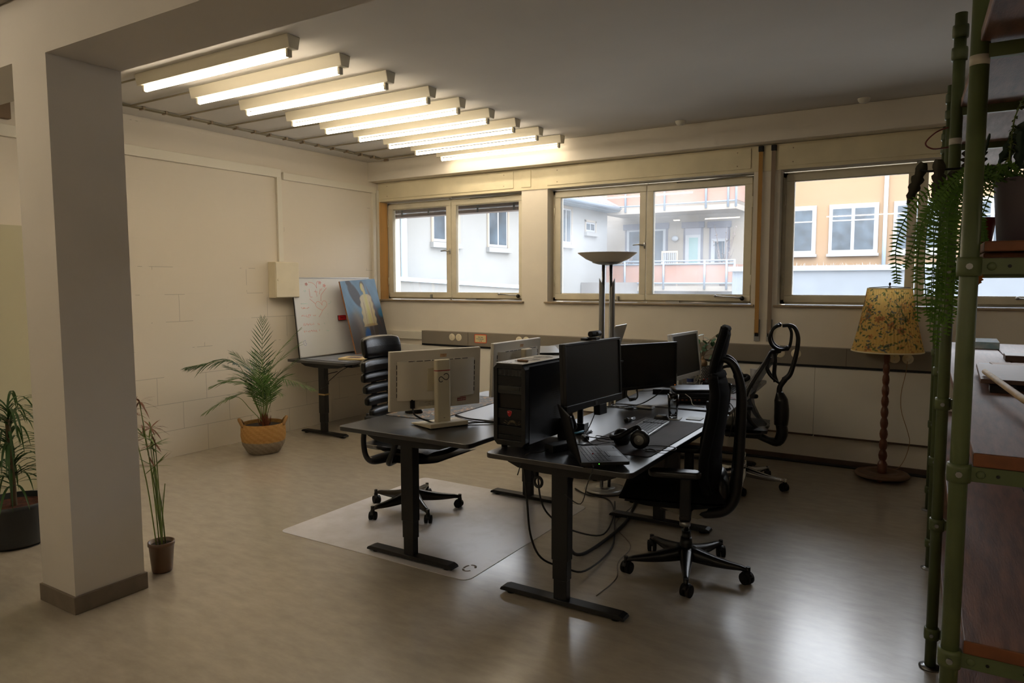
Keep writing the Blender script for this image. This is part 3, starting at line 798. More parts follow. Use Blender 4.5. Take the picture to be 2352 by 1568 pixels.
# --- chair 3: mesh chair with ring headrest and chrome base
def ring_chair():
    cx, cy = -1.372, 5.71
    t = thing('office_chair', 'black mesh office chair with ring shaped headrest and chrome base', 'chair', (cx, cy, 0), math.radians(99))
    star_base(t, -5-99, .335, M_chrome, 'chrome', caster=.030, gas=(.26,.42), m_gas=M_chrome)
    mt = MB().box(-.12,.12,-.14,.13,.40,.45).cyl((-.2,.02,.42),(.2,.02,.42),.014,10); obj('mechanism', mt, M_black, t, bev=.012)
    def seat(u, v):
        x = (u-.5)*.50; y = -.19+.47*v
        return (x*(1-.10*abs(2*v-1)**3), y, .475+.03*(1-abs(2*u-1)**5)*(1-abs(2*v-1)**6)**.5 - .05*max(0,v-.8) + .018*(2*u-1)**2)
    m = MB().grid(seat, 18, 18); m.grid(lambda u, v: (seat(1-u,v)[0], seat(1-u,v)[1], .468-.035*(1-abs(2*u-1)**4)*(1-abs(2*v-1)**4)), 18, 18)
    obj('seat', m, M_leather, t)
    # back : mesh web stretched in a swept frame
    pr = [(-.155,.485),(-.10,.55),(-.055,.64),(-.045,.70),(-.075,.80),(-.13,.90),(-.19,1.0),(-.225,1.075)]
    def ip(v):
        x = v*(len(pr)-1); i = min(int(x), len(pr)-2); f = x-i
        return pr[i][0]+(pr[i+1][0]-pr[i][0])*f, pr[i][1]+(pr[i+1][1]-pr[i][1])*f
    def hw(v): return .235*(1-.75*max(0,(v-.45)/.55)**1.5)*(1-.25*(1-v)**4)
    def web(u, v):
        y, z = ip(v); return ((u-.5)*2*hw(v), y+.06*(2*u-1)**2-.03, z)
    mw, nt, b = new_mat('back_mesh_web')
    b.inputs['Base Color'].default_value = (*rgb(64,68,74),1); b.inputs['Roughness'].default_value = .7; b.inputs['Alpha'].default_value = .62
    obj('back_mesh', MB().grid(web, 14, 24), mw, t)
    fr = MB()
    for uu in (0, 1):
        fr.tube([web(uu, k/14) for k in range(15)], [.013+.006*math.sin(PI*k/14) for k in range(15)], 10, smooth_path=2)
    fr.tube([web(k/8,1) for k in range(9)], .014, 8); fr.tube([web(k/8,0) for k in range(9)], .014, 8)
    obj('back_frame', fr, M_black2, t)
    sp = MB()
    sp.tube([(0,-.215,1.08),(0,-.225,1.0),(0,-.22,.90),(0,-.235,.84)], [.016,.014,.016,.02], 10, smooth_path=4)
    sp.tube([(0,-.30,.86),(0,-.265,.80),(0,-.262,.74)], [.022,.020,.022], 10, smooth_path=4)
    sp.tube([(0,-.262,.76),(0,-.275,.70),(0,-.282,.62),(0,-.282,.56),(0,-.28,.50)], [.022,.05,.055,.055,.050], 12, smooth_path=4)
    sp.tube([(0,-.28,.51),(0,-.29,.44),(0,-.26,.37),(0,-.19,.375),(0,-.08,.42)], [.052,.055,.05,.035,.035], 12, smooth_path=4, flat=.8)
    for sx in (-1,1): sp.tube([(0,-.255,.83),(sx*.05,-.20,.88),(sx*.08,-.165,.95),(sx*.05,-.19,1.02)], .009, 8, smooth_path=4)
    obj('back_spine', sp, M_black2, t)
    # headrest ring with its carrier arm
    hr = MB()
    # padded "C": front and bottom, open towards the carrier
    def cpt(a, w=0): return Vector((w, -.272-.088*math.cos(a)*-1, 1.19+.095*math.sin(a)))
    A = [math.radians(q) for q in range(75,-116,-10)]
    for sx in (-.115,.115): hr.tube([cpt(a, sx*(.55+.45*math.cos(a))) for a in A], .013, 8)
    hr.grid(lambda u, v: tuple(cpt(math.radians(75-190*v), (u-.5)*.23*(.55+.45*math.cos(math.radians(75-190*v)))) - Vector((0,.004,0))), 8, 20)
    hr.tube([cpt(A[0],-.05),cpt(A[0],.05)], .016, 8); hr.tube([cpt(A[-1],-.045),cpt(A[-1],.045)], .018, 8)
    hr.tube([(0,-.315,1.275),(0,-.335,1.23),(0,-.335,1.17),(0,-.325,1.115),(0,-.30,1.095)], .011, 8, smooth_path=4)
    obj('headrest', hr, M_black2, t)
    ca = MB().tube([(0,-.27,1.275),(0,-.33,1.278),(0,-.365,1.25),(0,-.385,1.18),(0,-.378,1.08),(0,-.355,.97),(0,-.33,.895),(0,-.29,.855)], [.013,.014,.015,.016,.017,.018,.02,.022], 12, smooth_path=6)
    obj('headrest_carrier', ca, M_black2, t)
    for sx in (-1, 1):
        ar = MB().tube([(sx*.12,-.02,.44),(sx*.26,-.02,.44),(sx*.29,-.02,.50),(sx*.29,-.02,.66)], .016, 10, smooth_path=5)
        a = obj('armrest', ar, M_black2, t)
        obj('arm_pad', MB().plate(sx*.29,.03,.08,.24,.655,.685,.035), M_rubber, a, bev=.01)
    return t
ring_chair()
# ================================================================ MONITORS
M_bez = mat('monitor_bezel_black', rgb(26,27,29), .4)
M_bezs = mat('monitor_bezel_silver', rgb(226,228,228), .4)
M_back = mat('monitor_back_white', rgb(222,214,198), .45)
def monitor(label, loc, rz, Wm, Hm, bez, screen, tilt=0, bw=.012, bb=.02, d=.03, back=None, name='monitor', cat='monitor', group=None):
    """loc = centre of the panel; screen faces local -y"""
    t = thing(name, label, cat, loc, rz, group)
    R = RX(-tilt)
    h, w = Hm/2, Wm/2
    Mr = R.to_4x4()
    def place(o): o.matrix_local = Mr.copy(); return o
    f = MB()
    f.box(-w,w,-d*.35,0,h-bw,h).box(-w,w,-d*.35,0,-h,-h+bb).box(-w,-w+bw,-d*.35,0,-h+bb,h-bw).box(w-bw,w,-d*.35,0,-h+bb,h-bw)
    place(obj('bezel', f, bez, t, bev=.002))
    place(obj('screen', MB().box(-w+bw-.001,w-bw+.001,-d*.22,-.002,-h+bb-.001,h-bw+.001), screen, t))
    b = MB().box(-w,w,0,d*.5,-h,h)
    place(obj('back_cover', b, back or bez, t, bev=.005))
    return t, place
# M1: matte office monitor on an arm post
m1, pl = monitor('black matte monitor with webcam on top, left of the pair on the front desk', (-1.63,3.463,1.128), math.radians(84.4), .578, .350, M_bez, M_screenm, math.radians(2.5), .013, .034, .045)
lg = MB().lathe([(.0085,.0005),(.0098,.0005),(.0098,-.001),(.0085,-.001)], n=20, M=Matrix.Rotation(PI/2,3,'X'), c=(0,-.0170,-.158))
lg.box(-.0045,-.0032,-.0178,-.0165,-.163,-.151); lg.box(-.0032,-.0010,-.0178,-.0165,-.1585,-.157); lg.box(-.0010,.0002,-.0178,-.0165,-.163,-.1585)
lg.box(.0012,.0024,-.0178,-.0165,-.166,-.157); lg.box(.0024,.0045,-.0178,-.0165,-.1585,-.157); lg.box(.0024,.0045,-.0178,-.0165,-.163,-.1615); lg.box(.0035,.0045,-.0178,-.0165,-.163,-.157)
pl(obj('logo', lg, mat('logo_grey', rgb(120,124,126), .5), m1))
pl(obj('rear_housing', MB().box(-.18,.18,.02,.06,-.11,.09), M_bez, m1, bev=.015))
pl(obj('power_brick_mount', MB().box(.045,.125,-.01,.03,-.235,-.175).box(.06,.11,-.004,.02,-.18,-.16), M_black, m1, bev=.004))
# arm post on desk A
t = thing('monitor_stand', 'black post with clamp carrying the two dark monitors', 'monitor stand', (-1.80,3.66,ZA), 0)
obj('post', MB().cyl((0,0,0),(0,0,.48),.0175,18), M_black2, t)
obj('base_plate', MB().plate(0,0,.10,.12,0,.012,.01).box(-.04,.04,-.03,.03,.012,.06), M_black2, t, bev=.003)
a = obj('arm', MB().box(-.02,.10,-.03,.03,.34,.42).tube([(0,0,.38),(.05,-.10,.38),(.105,-.19,.38)], .02, 10).cyl((.105,-.19,.35),(.105,-.19,.41),.026,16), M_black2, t, bev=.004)
obj('arm', MB().tube([(0,0,.31),(-.07,.45,.31),(-.19,.88,.31),(-.135,1.18,.30),(-.09,1.20,.28)], .019, 10, smooth_path=4).cyl((-.19,.88,.29),(-.19,.88,.34),.026,16), M_black2, t)
ct = MB(); ct.box(-.03,.03,-.22,-.14,-.0,.12); ct.tube([(.03,-.16,.13),(.06,-.17,.07),(.045,-.2,.03)],.008,8)
obj('cable_guide', ct, M_black, t, bev=.01)
obj('cable_guide_tie', MB().tube([(.03,-.24,.045),(.06,-.17,.035),(.08,-.12,.04)],.006,8), mat('tie_blue', rgb(60,140,170), .5), t)
# webcam
t = thing('webcam', 'black webcam clipped on top of the matte front monitor', 'webcam', (-1.632,3.49,1.306), math.radians(84))
obj('camera_body', MB().cyl((-.048,0,.032),(.048,0,.032),.0165,20).box(-.045,.045,.0,.015,.018,.046), M_black, t, bev=.004)
obj('lens', MB().cyl((0,-.017,.032),(0,-.0135,.032),.011,18), M_screen, t)
obj('clip', MB().box(-.022,.022,-.02,.04,.0,.014).box(-.05,.01,.02,.06,-.004,.01), M_black, t, bev=.004)
# M2
m2, pl = monitor('black glossy monitor without stand, right of the pair on the front desk', (-1.857,4.888,1.008), math.radians(62), .528, .328, M_black2, M_screen, 0, .014, .02, .04)
pl(obj('rear_housing', MB().box(-.17,.17,.015,.05,-.10,.08), M_black, m2, bev=.015))
pl(obj('power_led', MB().box(.244,.25,-.0158,-.014,-.158,-.154), emis('led_amber', rgb(220,120,40), 1.0), m2))
cb = MB().tube([(-.18,.02,-.155),(-.20,.0,-.20),(-.16,-.01,-.235),(-.11,-.01,-.22),(-.09,.02,-.16)], .006, 8, smooth_path=6).cyl((-.18,-.012,-.232),(-.13,-.012,-.228),.0125,12)
pl(obj('cable', cb, M_cable, m2))
# M3 light framed
m3, pl = monitor('monitor with pale silver frame and dark screen by the potted ficus', (-1.855,5.725,1.012), math.radians(86), .55, .372, M_bezs, M_screenm, math.radians(7), .022, .034, .05)
pl(obj('rear_housing', MB().box(-.19,.19,.02,.07,-.13,.11), M_offw, m3, bev=.02))
obj('stand_neck', MB().box(-.035,.035,.04,.075,-.262,.0), M_bezs, m3, bev=.006)
obj('stand_base', MB().plate(0,.05,.24,.20,-.2645,-.252,.03), M_black, m3, bev=.003)
# white monitors seen from behind (screen faces -y local; back +y)
def white_monitor(label, loc, rz, dz):
    t, pl = monitor(label, loc, rz, .612, .362, M_white, M_screen, math.radians(3), .008, .012, .03, back=M_back, group='white office monitors with their backs to the camera')
    b = MB()
    # raised rear hump
    def hump(u, v):
        x = (u-.5)*.52; z = -.115+.235*v
        e = (1-abs(2*u-1)**6)
        return (-x, .016+.026*e, z)
    b.grid(hump, 20, 4)
    for zz, k in ((.12,1),(-.115,-1)):
        n0 = len(b.v); b.v += [hump(i/20, 1 if k==1 else 0) for i in range(21)] + [(-(i/20-.5)*.52,.014,zz) for i in range(21)]
        for i in range(20): b.f.append([n0+i,n0+i+1,n0+22+i,n0+21+i][::k]); b.m.append(0); b.s.append(False)
    pl(obj('rear_housing', b, M_back, t))
    v = MB()
    for k in range(8): v.box(-.20+k*.051,-.16+k*.051,.0395 if 0<k<7 else .038,.0425 if 0<k<7 else .040,.119,.1225)
    for k in range(6):
        for sx in (-1,1): v.box(sx*.262-.0015,sx*.262+.0015,.014,.0175,-.095+k*.034,-.070+k*.034)
    pl(obj('vent', v, M_black, t))
    pl(obj('mount_plate', MB().box(-.075,.075,.0405,.0465,-.065,.075), M_offw, t, bev=.002))
    # lower recess, rating labels
    lb = MB().box(-.0,.12,.0152,.0158,-.162,-.130,0)
    pl(obj('rating_label', lb, mat('label_pale', rgb(196,190,176), .6), t))
    tx = MB(); word_strokes(tx,.002,-.140,.006,[6,5,7,4],.0158,.0162); word_strokes(tx,.002,-.150,.006,[4,7,6],.0158,.0162); word_strokes(tx,.002,-.160,.006,[8,5,6],.0158,.0162)
    pl(obj('label_print', tx, M_trunk, t))
    w = MB().box(-.21,-.145,.0152,.0158,-.155,-.120); pl(obj('energy_label', MB().box(-.205,-.145,.0152,.0160,-.150,-.1325), mat('label_red', rgb(150,40,44), .5), t))
    tx = MB(); word_strokes(tx,-.203,-.128,.006,[5,7],.0152,.0160); pl(obj('label_print', tx, M_red, t))
    tx = MB(); 
    for k in range(5): tx.box(-.201+k*.0115,-.194+k*.0115,.0160,.0164,-.146,-.137)
    pl(obj('label_print', tx, M_white, t))
    st = MB().box(-.065,-.022,.0152,.0158,.133,.153); pl(obj('sticker', st, mat('sticker_orange', rgb(214,176,134), .6), t))
    tx = MB(); word_strokes(tx,-.063,.145,.006,[11],.0158,.0162); word_strokes(tx,-.055,.136,.004,[8],.0158,.0162); pl(obj('sticker_print', tx, mat('ink_brown', rgb(140,84,50), .6), t))
    pl(obj('button', MB().cyl((.215,.014,-.145),(.215,.0165,-.145),.012,18), M_back, t))
    # stand
    s = MB().plate(0,.090,.098,.042,-dz+.004,.125,.014); so = obj('stand_column', s, M_offw, t, bev=.003)
    obj('red_band', MB().plate(0,.090,.0994,.0434,.058,.0635,.0145), mat('band_red', rgb(150,26,30), .4), so)
    neck = MB().box(-.03,.03,.04,.075,-.035,.06); obj('neck', neck, M_offw, so, bev=.008)
    # ring-shaped infinity mark
    inf = MB(); P = []
    for q in range(-150, 116, 12): a = math.radians(q); P.append((-(.0105+.0105*math.cos(a)), .1062, .0070+.0105*math.sin(a)))
    Q = []
    P1 = [( .0085*math.cos(math.radians(q))-.0105, .0090*math.sin(math.radians(q))-.004) for q in range(-40,-321,-20)]
    P2 = [( .0105*math.cos(math.radians(q))+.0095, .0110*math.sin(math.radians(q))+.0045) for q in range(-130,151,20)]
    pts = [(-x*1.25, .1062, z*1.25+.018) for x, z in (P1[::1])] 
    pts = [(-x*1.7, .1115, z*1.7+.015) for x, z in P1] + [(-x*1.7, .1115, z*1.7+.015) for x, z in P2]
    inf.tube(pts, .0022, 6, smooth_path=3); obj('infinity_mark', inf, M_black, so)
    obj('cable_slot', MB().box(-.006,.003,.1106,.1116,-dz+.045,-dz+.048), M_black, so)
    # wedge foot plate
    ft = MB()
    vs = [(-.155,.005,-dz+.004),(.155,.005,-dz+.004),(.125,.215,-dz+.004),(-.125,.215,-dz+.004),(-.155,.005,-dz+.012),(.155,.005,-dz+.012),(.125,.215,-dz+.03),(-.125,.215,-dz+.03)]
    ft.add([(a, b-.03, c) for a, b, c in vs], [(0,3,2,1),(4,5,6,7),(0,1,5,4),(1,2,6,5),(2,3,7,6),(3,0,4,7)])
    obj('stand_foot', ft, M_offw, t, bev=.003)
    obj('foot_pad', MB().box(-.13,.13,.0,.16,-dz,-dz+.005), M_rubber, t)
    return t
w1 = white_monitor('white office monitor seen from behind, nearer one with the looped mark on its stand', (-2.672,3.432,1.030), math.radians(-116), 1.030-ZB2)
w2 = white_monitor('white office monitor seen from behind, farther one half hidden by the tower computer', (-2.587,4.235,1.030), math.radians(-91), 1.030-ZB2)
for nm in ('infinity_mark',): pass
cb = MB().box(.155,.180,.018,.034,-.165,-.112).tube([(.168,.03,-.165),(.165,.05,-.20),(.10,.07,-.238),(.02,.115,-.264),(-.10,.15,-.266),(-.22,.20,-.262),(-.36,.30,-.267),(-.46,.44,-.267)], .0052, 8, smooth_path=6)
obj('power_cable', cb, M_cable, w1)
mb = MB().tube([(-.04,.05,0),(.12,-.02,.002),(.30,-.02,.002),(.5,-.1,.001),(.62,-.2,.001)], .005, 8, smooth_path=6)
single('desk_cable', mb, M_cable, 'black cable snaking across the desk from the white monitor to the tower computer', 'cable', (-2.66,3.62,ZB2+.005))

# grey laptops on the raised desk behind
def closed_laptop(label, loc, rz, w, d, h, m):
    t = thing('laptop', label, 'laptop', loc, rz)
    obj('base', MB().plate(0,0,w,d,0,h*.6,.012), M_black if m is not M_alu else M_alu, t, bev=.002)
    obj('lid', MB().plate(0,0,w,d,h*.62,h,.012), m, t, bev=.002)
    return t
M_lid = mat('laptop_lid_grey', rgb(118,120,122), .35, metal=.6)
lp = closed_laptop('closed grey laptop lying between the farther white monitor and the dark monitor', (-2.87,5.045,1.049), math.radians(35.6), .33,.31,.018, M_lid)
lp.rotation_euler = (math.radians(5), 0, math.radians(35.6))
obj('stand_wedge', MB().box(-.12,.12,-.12,.13,-.016,-.001), M_black, lp, bev=.004)
t = thing('laptop', 'open silver laptop behind the silver lamp poles, only its lid showing', 'laptop', (-2.50,5.75,1.03), math.radians(-84))
obj('base', MB().plate(0,-.11,.34,.23,0,.012,.012), M_alu, t, bev=.002)
o = obj('lid', MB().plate(0,.105,.34,.21,0,.007,.012), M_alu, t, bev=.002); o.matrix_local = Matrix.Translation((0,.0,.012)) @ Matrix.Rotation(math.radians(72),4,'X')
single('usb_adapter', MB().box(-.02,.02,-.012,.012,0,.012).tube([(.02,0,.006),(.07,-.01,.004),(.1,-.04,.004)],.003,6), M_black, 'small black adapter with cable beside the closed grey laptop', 'adapter', (-2.52,5.30,1.031), bev=.001)

# ================================================================ TOWER COMPUTER
M_case = mat('case_black', rgb(15,16,17), .42, bump=.05, bscale=200)
M_caset = mat('case_top_metal', rgb(98,96,92), .35, metal=.7, var=.15, scale=20)
def tower():
    t = thing('tower_computer', 'large black tower computer with red badge standing on the near desk corner', 'computer', (-1.925,3.085,ZA), math.radians(-1))
    W_, D_, Hh = .195, .47, .425; z0 = .022; w = W_/2
    # front frame with chamfered corners, opening in the middle
    c = .022
    P = [(-w+c,z0),(w-c,z0),(w,z0+c),(w,z0+Hh-c),(w-c,z0+Hh),(-w+c,z0+Hh),(-w,z0+Hh-c),(-w,z0+c)]
    Mx = Matrix(((1,0,0),(0,0,1),(0,1,0)))
    obj('body', MB().prism(P, .035, D_, M=Mx), M_case, t, bev=.002)
    f = MB()
    iw = w-.024; zi0 = z0+.03; zi1 = z0+Hh-.022
    f.box(-w,-iw,-.0,.036,z0+c,z0+Hh-c).box(iw,w,0,.036,z0+c,z0+Hh-c)
    f.prism([(-w+c,z0),(w-c,z0),(w,z0+c),(w,zi0),(-w,zi0),(-w,z0+c)], 0, .036, M=Mx)
    f.prism([(-w,zi1),(w,zi1),(w,z0+Hh-c),(w-c,z0+Hh),(-w+c,z0+Hh),(-w,z0+Hh-c)], 0, .036, M=Mx)
    obj('front_frame', f, M_case, t, bev=.002)
    def bay(a, b, m=M_black, d=.006): return obj('bay_cover', MB().box(-iw,iw,d,.034,z0+a,z0+b), m, t, bev=.001)
    bay(.365,.400,mat('fan_controller', rgb(34,36,38), .3)); bay(.315,.363); bay(.272,.313,mat('bay_dark', rgb(38,40,40), .4)); bay(.195,.270,mat('bay_void', rgb(6,6,7), .3),.016)
    bay(.140,.193); bay(.105,.138,M_black,.014); bay(.058,.103); bay(.031,.056)
    k = MB()
    for i in range(4):
        x = -.03+i*.024
        for j in range(3): k.box(x-.0015,x+.0015,.0045,.006,z0+.3785+j*.006,z0+.3800+j*.006)
        k.lathe([(.0032,0),(.0042,0),(.0042,.002),(.0032,.002)], c=(x,.006,z0+.3705), n=14, M=Matrix.Rotation(PI/2,3,'X'))
    for z in (.3705,.385): k.lathe([(.0042,0),(.0056,0),(.0056,.002),(.0042,.002)], c=(.064,.006,z0+z), n=16, M=Matrix.Rotation(PI/2,3,'X'))
    for z in (.376,.382,.388): k.box(-.062,-.052,.0045,.006,z0+z,z0+z+.001)
    obj('control_knob', k, mat('knob_print', rgb(120,122,122), .5), t)
    dr = MB().box(-.062,.060,.003,.006,z0+.290,z0+.308).box(.046,.054,.0015,.003,z0+.294,z0+.298)
    obj('disc_drive', dr, mat('drive_face', rgb(44,46,44), .35), t, bev=.001)
    # red shield badge
    sh = [(-.0135,.030),(-.0145,.024),(-.009,.008),(0,0),(.009,.008),(.0145,.024),(.0135,.030),(0,.033)]
    b = MB().prism([(x,z+z0+.152) for x,z in sh], .002, .007, M=Mx); bd = obj('badge', b, mat('badge_silver', rgb(180,90,90), .3), t)
    sh2 = [(x*.84,(z-.017)*.84+.017) for x, z in sh]
    obj('badge_face', MB().prism([(x,z+z0+.152) for x,z in sh2], .0012, .0022, M=Mx), mat('badge_red', rgb(176,14,26), .3), bd)
    tx = MB(); word_strokes(tx, -.0085, z0+.1735, .0042, [4], .0006, .0013); obj('badge_print', tx, M_white, bd)
    # front fan blades behind the lower bay
    fn = MB()
    for q in range(-10,191,14):
        a = math.radians(q); cx0, cz0 = .012, z0+.100
        for r0, r1 in ((.022,.034),(.040,.056)):
            wv = .0030
            p0 = (cx0+r0*math.cos(a), cz0+r0*math.sin(a)); p1 = (cx0+r1*math.cos(a+.05), cz0+r1*math.sin(a+.05))
            if min(p0[1],p1[1]) < z0+.106 or max(abs(p0[0]),abs(p1[0]))>iw-.004 or max(p0[1],p1[1])>z0+.139: continue
            fn.tube([(p0[0],.0125,p0[1]),(p1[0],.0125,p1[1])], wv, 6, flat=.4)
    obj('fan_grille', fn, mat('fan_beige', rgb(120,108,84), .5), t)
    tp = MB().box(-w+.012,w-.012,.0,D_-.01,z0+Hh,z0+Hh+.006); to = obj('top_panel', tp, M_caset, t, bev=.002)
    gr = MB()
    for cy in (.21,.35):
        for i in range(-5,6):
            for j in range(-5,6):
                if i*i+j*j < 27 and (i*i+j*j) > 3: gr.cyl((i*.0105, cy+j*.0105, z0+Hh+.0055),(i*.0105, cy+j*.0105, z0+Hh+.0066),.0034,6)
    obj('vent_hole', gr, M_black, to)
    io = MB()
    for x in (-.06,-.045,-.03,-.01): io.box(x-.005,x+.005,.03,.038,z0+Hh+.0055,z0+Hh+.0068)
    obj('port', io, M_black, to)
    # side panel and side vent
    sp = obj('side_panel', MB().box(w,w+.0015,.04,D_-.005,z0+.012,z0+Hh-.012), mat('case_side', rgb(15,17,20), .3, spec=.5), t)
    sv = MB()
    for i in range(-6,7):
        for j in range(-6,7):
            if i*i+j*j < 38: sv.cyl((w+.0012, .34+i*.012, z0+.285+j*.012),(w+.0022, .34+i*.012, z0+.285+j*.012),.0036,6)
    for i in range(7):
        for j in range(11): sv.cyl((w+.0012, .30+i*.012, z0+.06+j*.011),(w+.0022, .30+i*.012, z0+.06+j*.011),.0036,6)
    obj('side_vent', sv, mat('vent_dark', rgb(60,58,52), .6), sp)
    ft = MB()
    for x in (-.07,.07):
        for y in (.06,.42): ft.cyl((x,y,0),(x,y,z0+.001),.016,14)
    obj('foot', ft, M_rubber, t)
    return t
tower()
t = thing('usb_stick', 'small brown stick lying on top of the tower computer', 'usb stick', (-1.905,3.19,ZA+.4535), math.radians(8))
obj('stick_body', MB().box(-.03,.03,-.009,.009,0,.010), mat('stick_brown', rgb(150,112,80), .5), t, bev=.003)
obj('connector', MB().box(-.043,-.03,-.006,.006,.003,.007), M_alu, t)
# ================================================================ THINGS ON THE DESKS
def keyboard(label, loc, rz, L=.44, D=.145, frame=None, key=None, rows=6):
    t = thing('keyboard', label, 'keyboard', loc, rz)
    obj('case', MB().plate(0,0,L,D,0,.012,.008), frame or M_alu, t, bev=.003)
    kb = MB(); kd = (D-.018)/rows
    for r in range(rows):
        y = -D/2+.009+kd*r; x = -L/2+.008; k = 0
        while x < L/2-.014:
            wk = .0175 if not (r == 0 and .1 < (x+L/2)/L < .35) else .09
            wk = min(wk, L/2-.008-x)
            if abs((x+L/2)/L-.70) > .02 and abs((x+L/2)/L-.82) > .012: kb.box(x+.001, x+wk-.002, y+.001, y+kd-.002, .012, .017)
            x += wk+.0005
    obj('keys', kb, key or M_black, t, bev=.0008, seg=1)
    return t
def mouse(label, loc, rz, m=None, sc=1):
    t = thing('mouse', label, 'mouse', loc, rz)
    b = MB()
    def f(u, v):
        a = 2*PI*u; e = math.sin(PI*v/2)
        x = .031*sc*math.cos(a)*math.cos(PI*v/2)**.5; y = .058*sc*math.sin(a)*math.cos(PI*v/2)**.5
        return (x*(1-.12*math.sin(a)), y, .036*sc*e*(1-.20*math.sin(a)*math.cos(PI*v/2))+.002)
    b.grid(f, 24, 8); obj('shell', b, m or M_black, t)
    w = MB().cyl((-.004,.03,.030*sc),(.004,.03,.030*sc),.007,12); obj('scroll_wheel', w, M_rubber, t)
    obj('underside', MB().lathe([(0,0),(.03*sc,0),(.03*sc,.006)], n=20, sy=1.8), M_rubber, t)
    return t
# desk mat A (dark, worn)
M_matA = mat('desk_mat_worn', rgb(60,54,58), .8, var=.0, scale=4, col2=rgb(44,40,42))
t = single('desk_mat', MB().plate(0,0,.40,.97,0,.003,.03), M_matA, 'dark worn desk mat under the keyboard and headphones on the front desk', 'desk mat', (-1.445,3.79,ZA+.0005), 0)
tx = MB(); word_strokes(tx, 0,0,.007,[6], -.0004,.0004); o = obj('mat_print', tx, mat('mat_print', rgb(150,145,140), .7), t); o.matrix_local = Matrix.Translation((.12,.462,.0036)) @ Matrix.Rotation(-PI/2,4,'X')
M_kfr = mat('keyboard_silver', rgb(186,188,188), .35, metal=.4)
keyboard('slim silver keyboard with black keys on the dark desk mat', (-1.505,3.955,ZA+.0035), math.radians(94), .44, .15, M_kfr)
mouse('black mouse on the dark desk mat beside the keyboard', (-1.515,4.225,ZA+.0035), math.radians(70))
# laptop open, left front
def open_laptop():
    t = thing('laptop', 'open black laptop with red pointing nub at the near corner of the front desk', 'laptop', (-1.445,3.135,ZA), math.radians(37+90))
    # local: x = along hinge, -y = towards the user (front edge), hinge at +y
    W_, D_ = .335,.235
    b = MB().plate(0,0,W_,D_,.016,.032,.012).box(-W_*.42,W_*.42,-.06,.10,.0,.017)
    obj('base', b, M_black, t, bev=.002)
    k = MB(); kd = .0185
    for r in range(6):
        y = .075-kd*r; x = -.148
        while x < .146:
            wk = .0185 if not (r == 5 and -.06 < x < .03) else .09
            k.box(x+.0012, min(x+wk-.0012,.148), y-kd*.86, y, .0315, .0335); x += wk
    obj('keys', k, mat('laptop_keys', rgb(34,36,38), .42), t, bev=.0006, seg=1)
    obj('pointing_nub', MB().ball((-.012,.028,.0345),.0042,8), M_red, t)
    tp = MB().plate(-.012,-.078,.10,.055,.0318,.0326,.004).box(-.062,.038,-.047,-.039,.0315,.0345); obj('touchpad', tp, M_black2, t)
    tx = MB(); word_strokes(tx, 0,0,.006,[8], -.0003,.0003); o = obj('base_print', tx, mat('print_grey', rgb(120,120,118), .6), t); o.matrix_local = Matrix.Translation((.10,-.105,.0325)) @ Matrix.Rotation(-PI/2,4,'X')
    obj('status_led', MB().ball((-.1678,.03,.024),.0022,8), emis('led_green', rgb(90,220,60), 3.0), t)
    lid = MB().box(-W_/2,W_/2,-.003,.006,0,.232); o = obj('lid', lid, M_rubber, t, bev=.003)
    o.matrix_local = Matrix.Translation((0,D_/2-.004,.028)) @ Matrix.Rotation(math.radians(-14),4,'X')
    s = obj('screen', MB().box(-W_/2+.012,W_/2-.012,-.0036,-.002,.016,.222), M_screen, o)
    obj('plug', MB().box(-.185,-.167,.06,.068,.018,.026).tube([(-.185,.064,.022),(-.215,.07,.012),(-.25,.10,-.04),(-.24,.13,-.14),(-.22,.2,-.10)],.0022,6,smooth_path=5), M_cable, t)
    return t
open_laptop()
# headphones
def headphones(label, loc, rz, col=None, accent=None):
    t = thing('headphones', label, 'headphones', loc, rz)
    col = col or M_black
    # lying with one cup upright facing local -y
    for k, (c, yaw, pit) in enumerate([((0,0,.052), 0, 0), ((-.11,.085,.036), math.radians(70), 0)]):
        R = RZ(yaw) @ RX(PI/2+pit)
        m = MB().lathe([(0,.022),(.036,.022),(.045,.016),(.050,.004),(.050,-.012),(.046,-.030),(.028,-.036),(.024,-.024),(0,-.024)], c=c, n=28, M=R)
        cp = obj('ear_cup', m, M_leather, t)
        if k == 0:
            obj('cup_disc', MB().lathe([(0,.0240),(.004,.0240),(.005,.0235),(.024,.0235),(.0265,.0215)], c=c, n=28, M=R), mat('disc_metal', rgb(120,120,118), .35, metal=.3), cp)
            lg = MB().lathe([(.0035,.0236),(.0050,.0246)], c=c, n=14, M=R); obj('disc_mark', lg, M_white, cp)
    P = [(0,.012,.104),(-.03,.03,.112),(-.075,.06,.10),(-.12,.09,.075)]
    hb = MB().tube([(.0,.012,.100),(-.018,.03,.112),(-.05,.04,.094),(-.10,.02,.06),(-.14,.02,.045),(-.165,.06,.045),(-.155,.10,.05),(-.125,.11,.06)], [.008,.010,.013,.015,.016,.015,.012,.009], 10, smooth_path=6)
    obj('headband', hb, M_black, t)
    cb = MB().tube([(.03,-.02,.01),(.09,.0,.004),(.17,.03,.004),(.16,.10,.004),(.06,.10,.004),(.0,.06,.004)], .0022, 6, smooth_path=6).tube([(.02,-.02,.006),(.06,-.04,.004),(.09,-.02,.006),(.05,.0,.008),(.04,-.04,.004),(.10,-.03,.004)], .002, 6, smooth_path=6)
    obj('cable', cb, M_cable, t)
    return t
headphones('large black headphones with silver disc lying on the front desk mat', (-1.345,3.43,ZA+.004), math.radians(8))
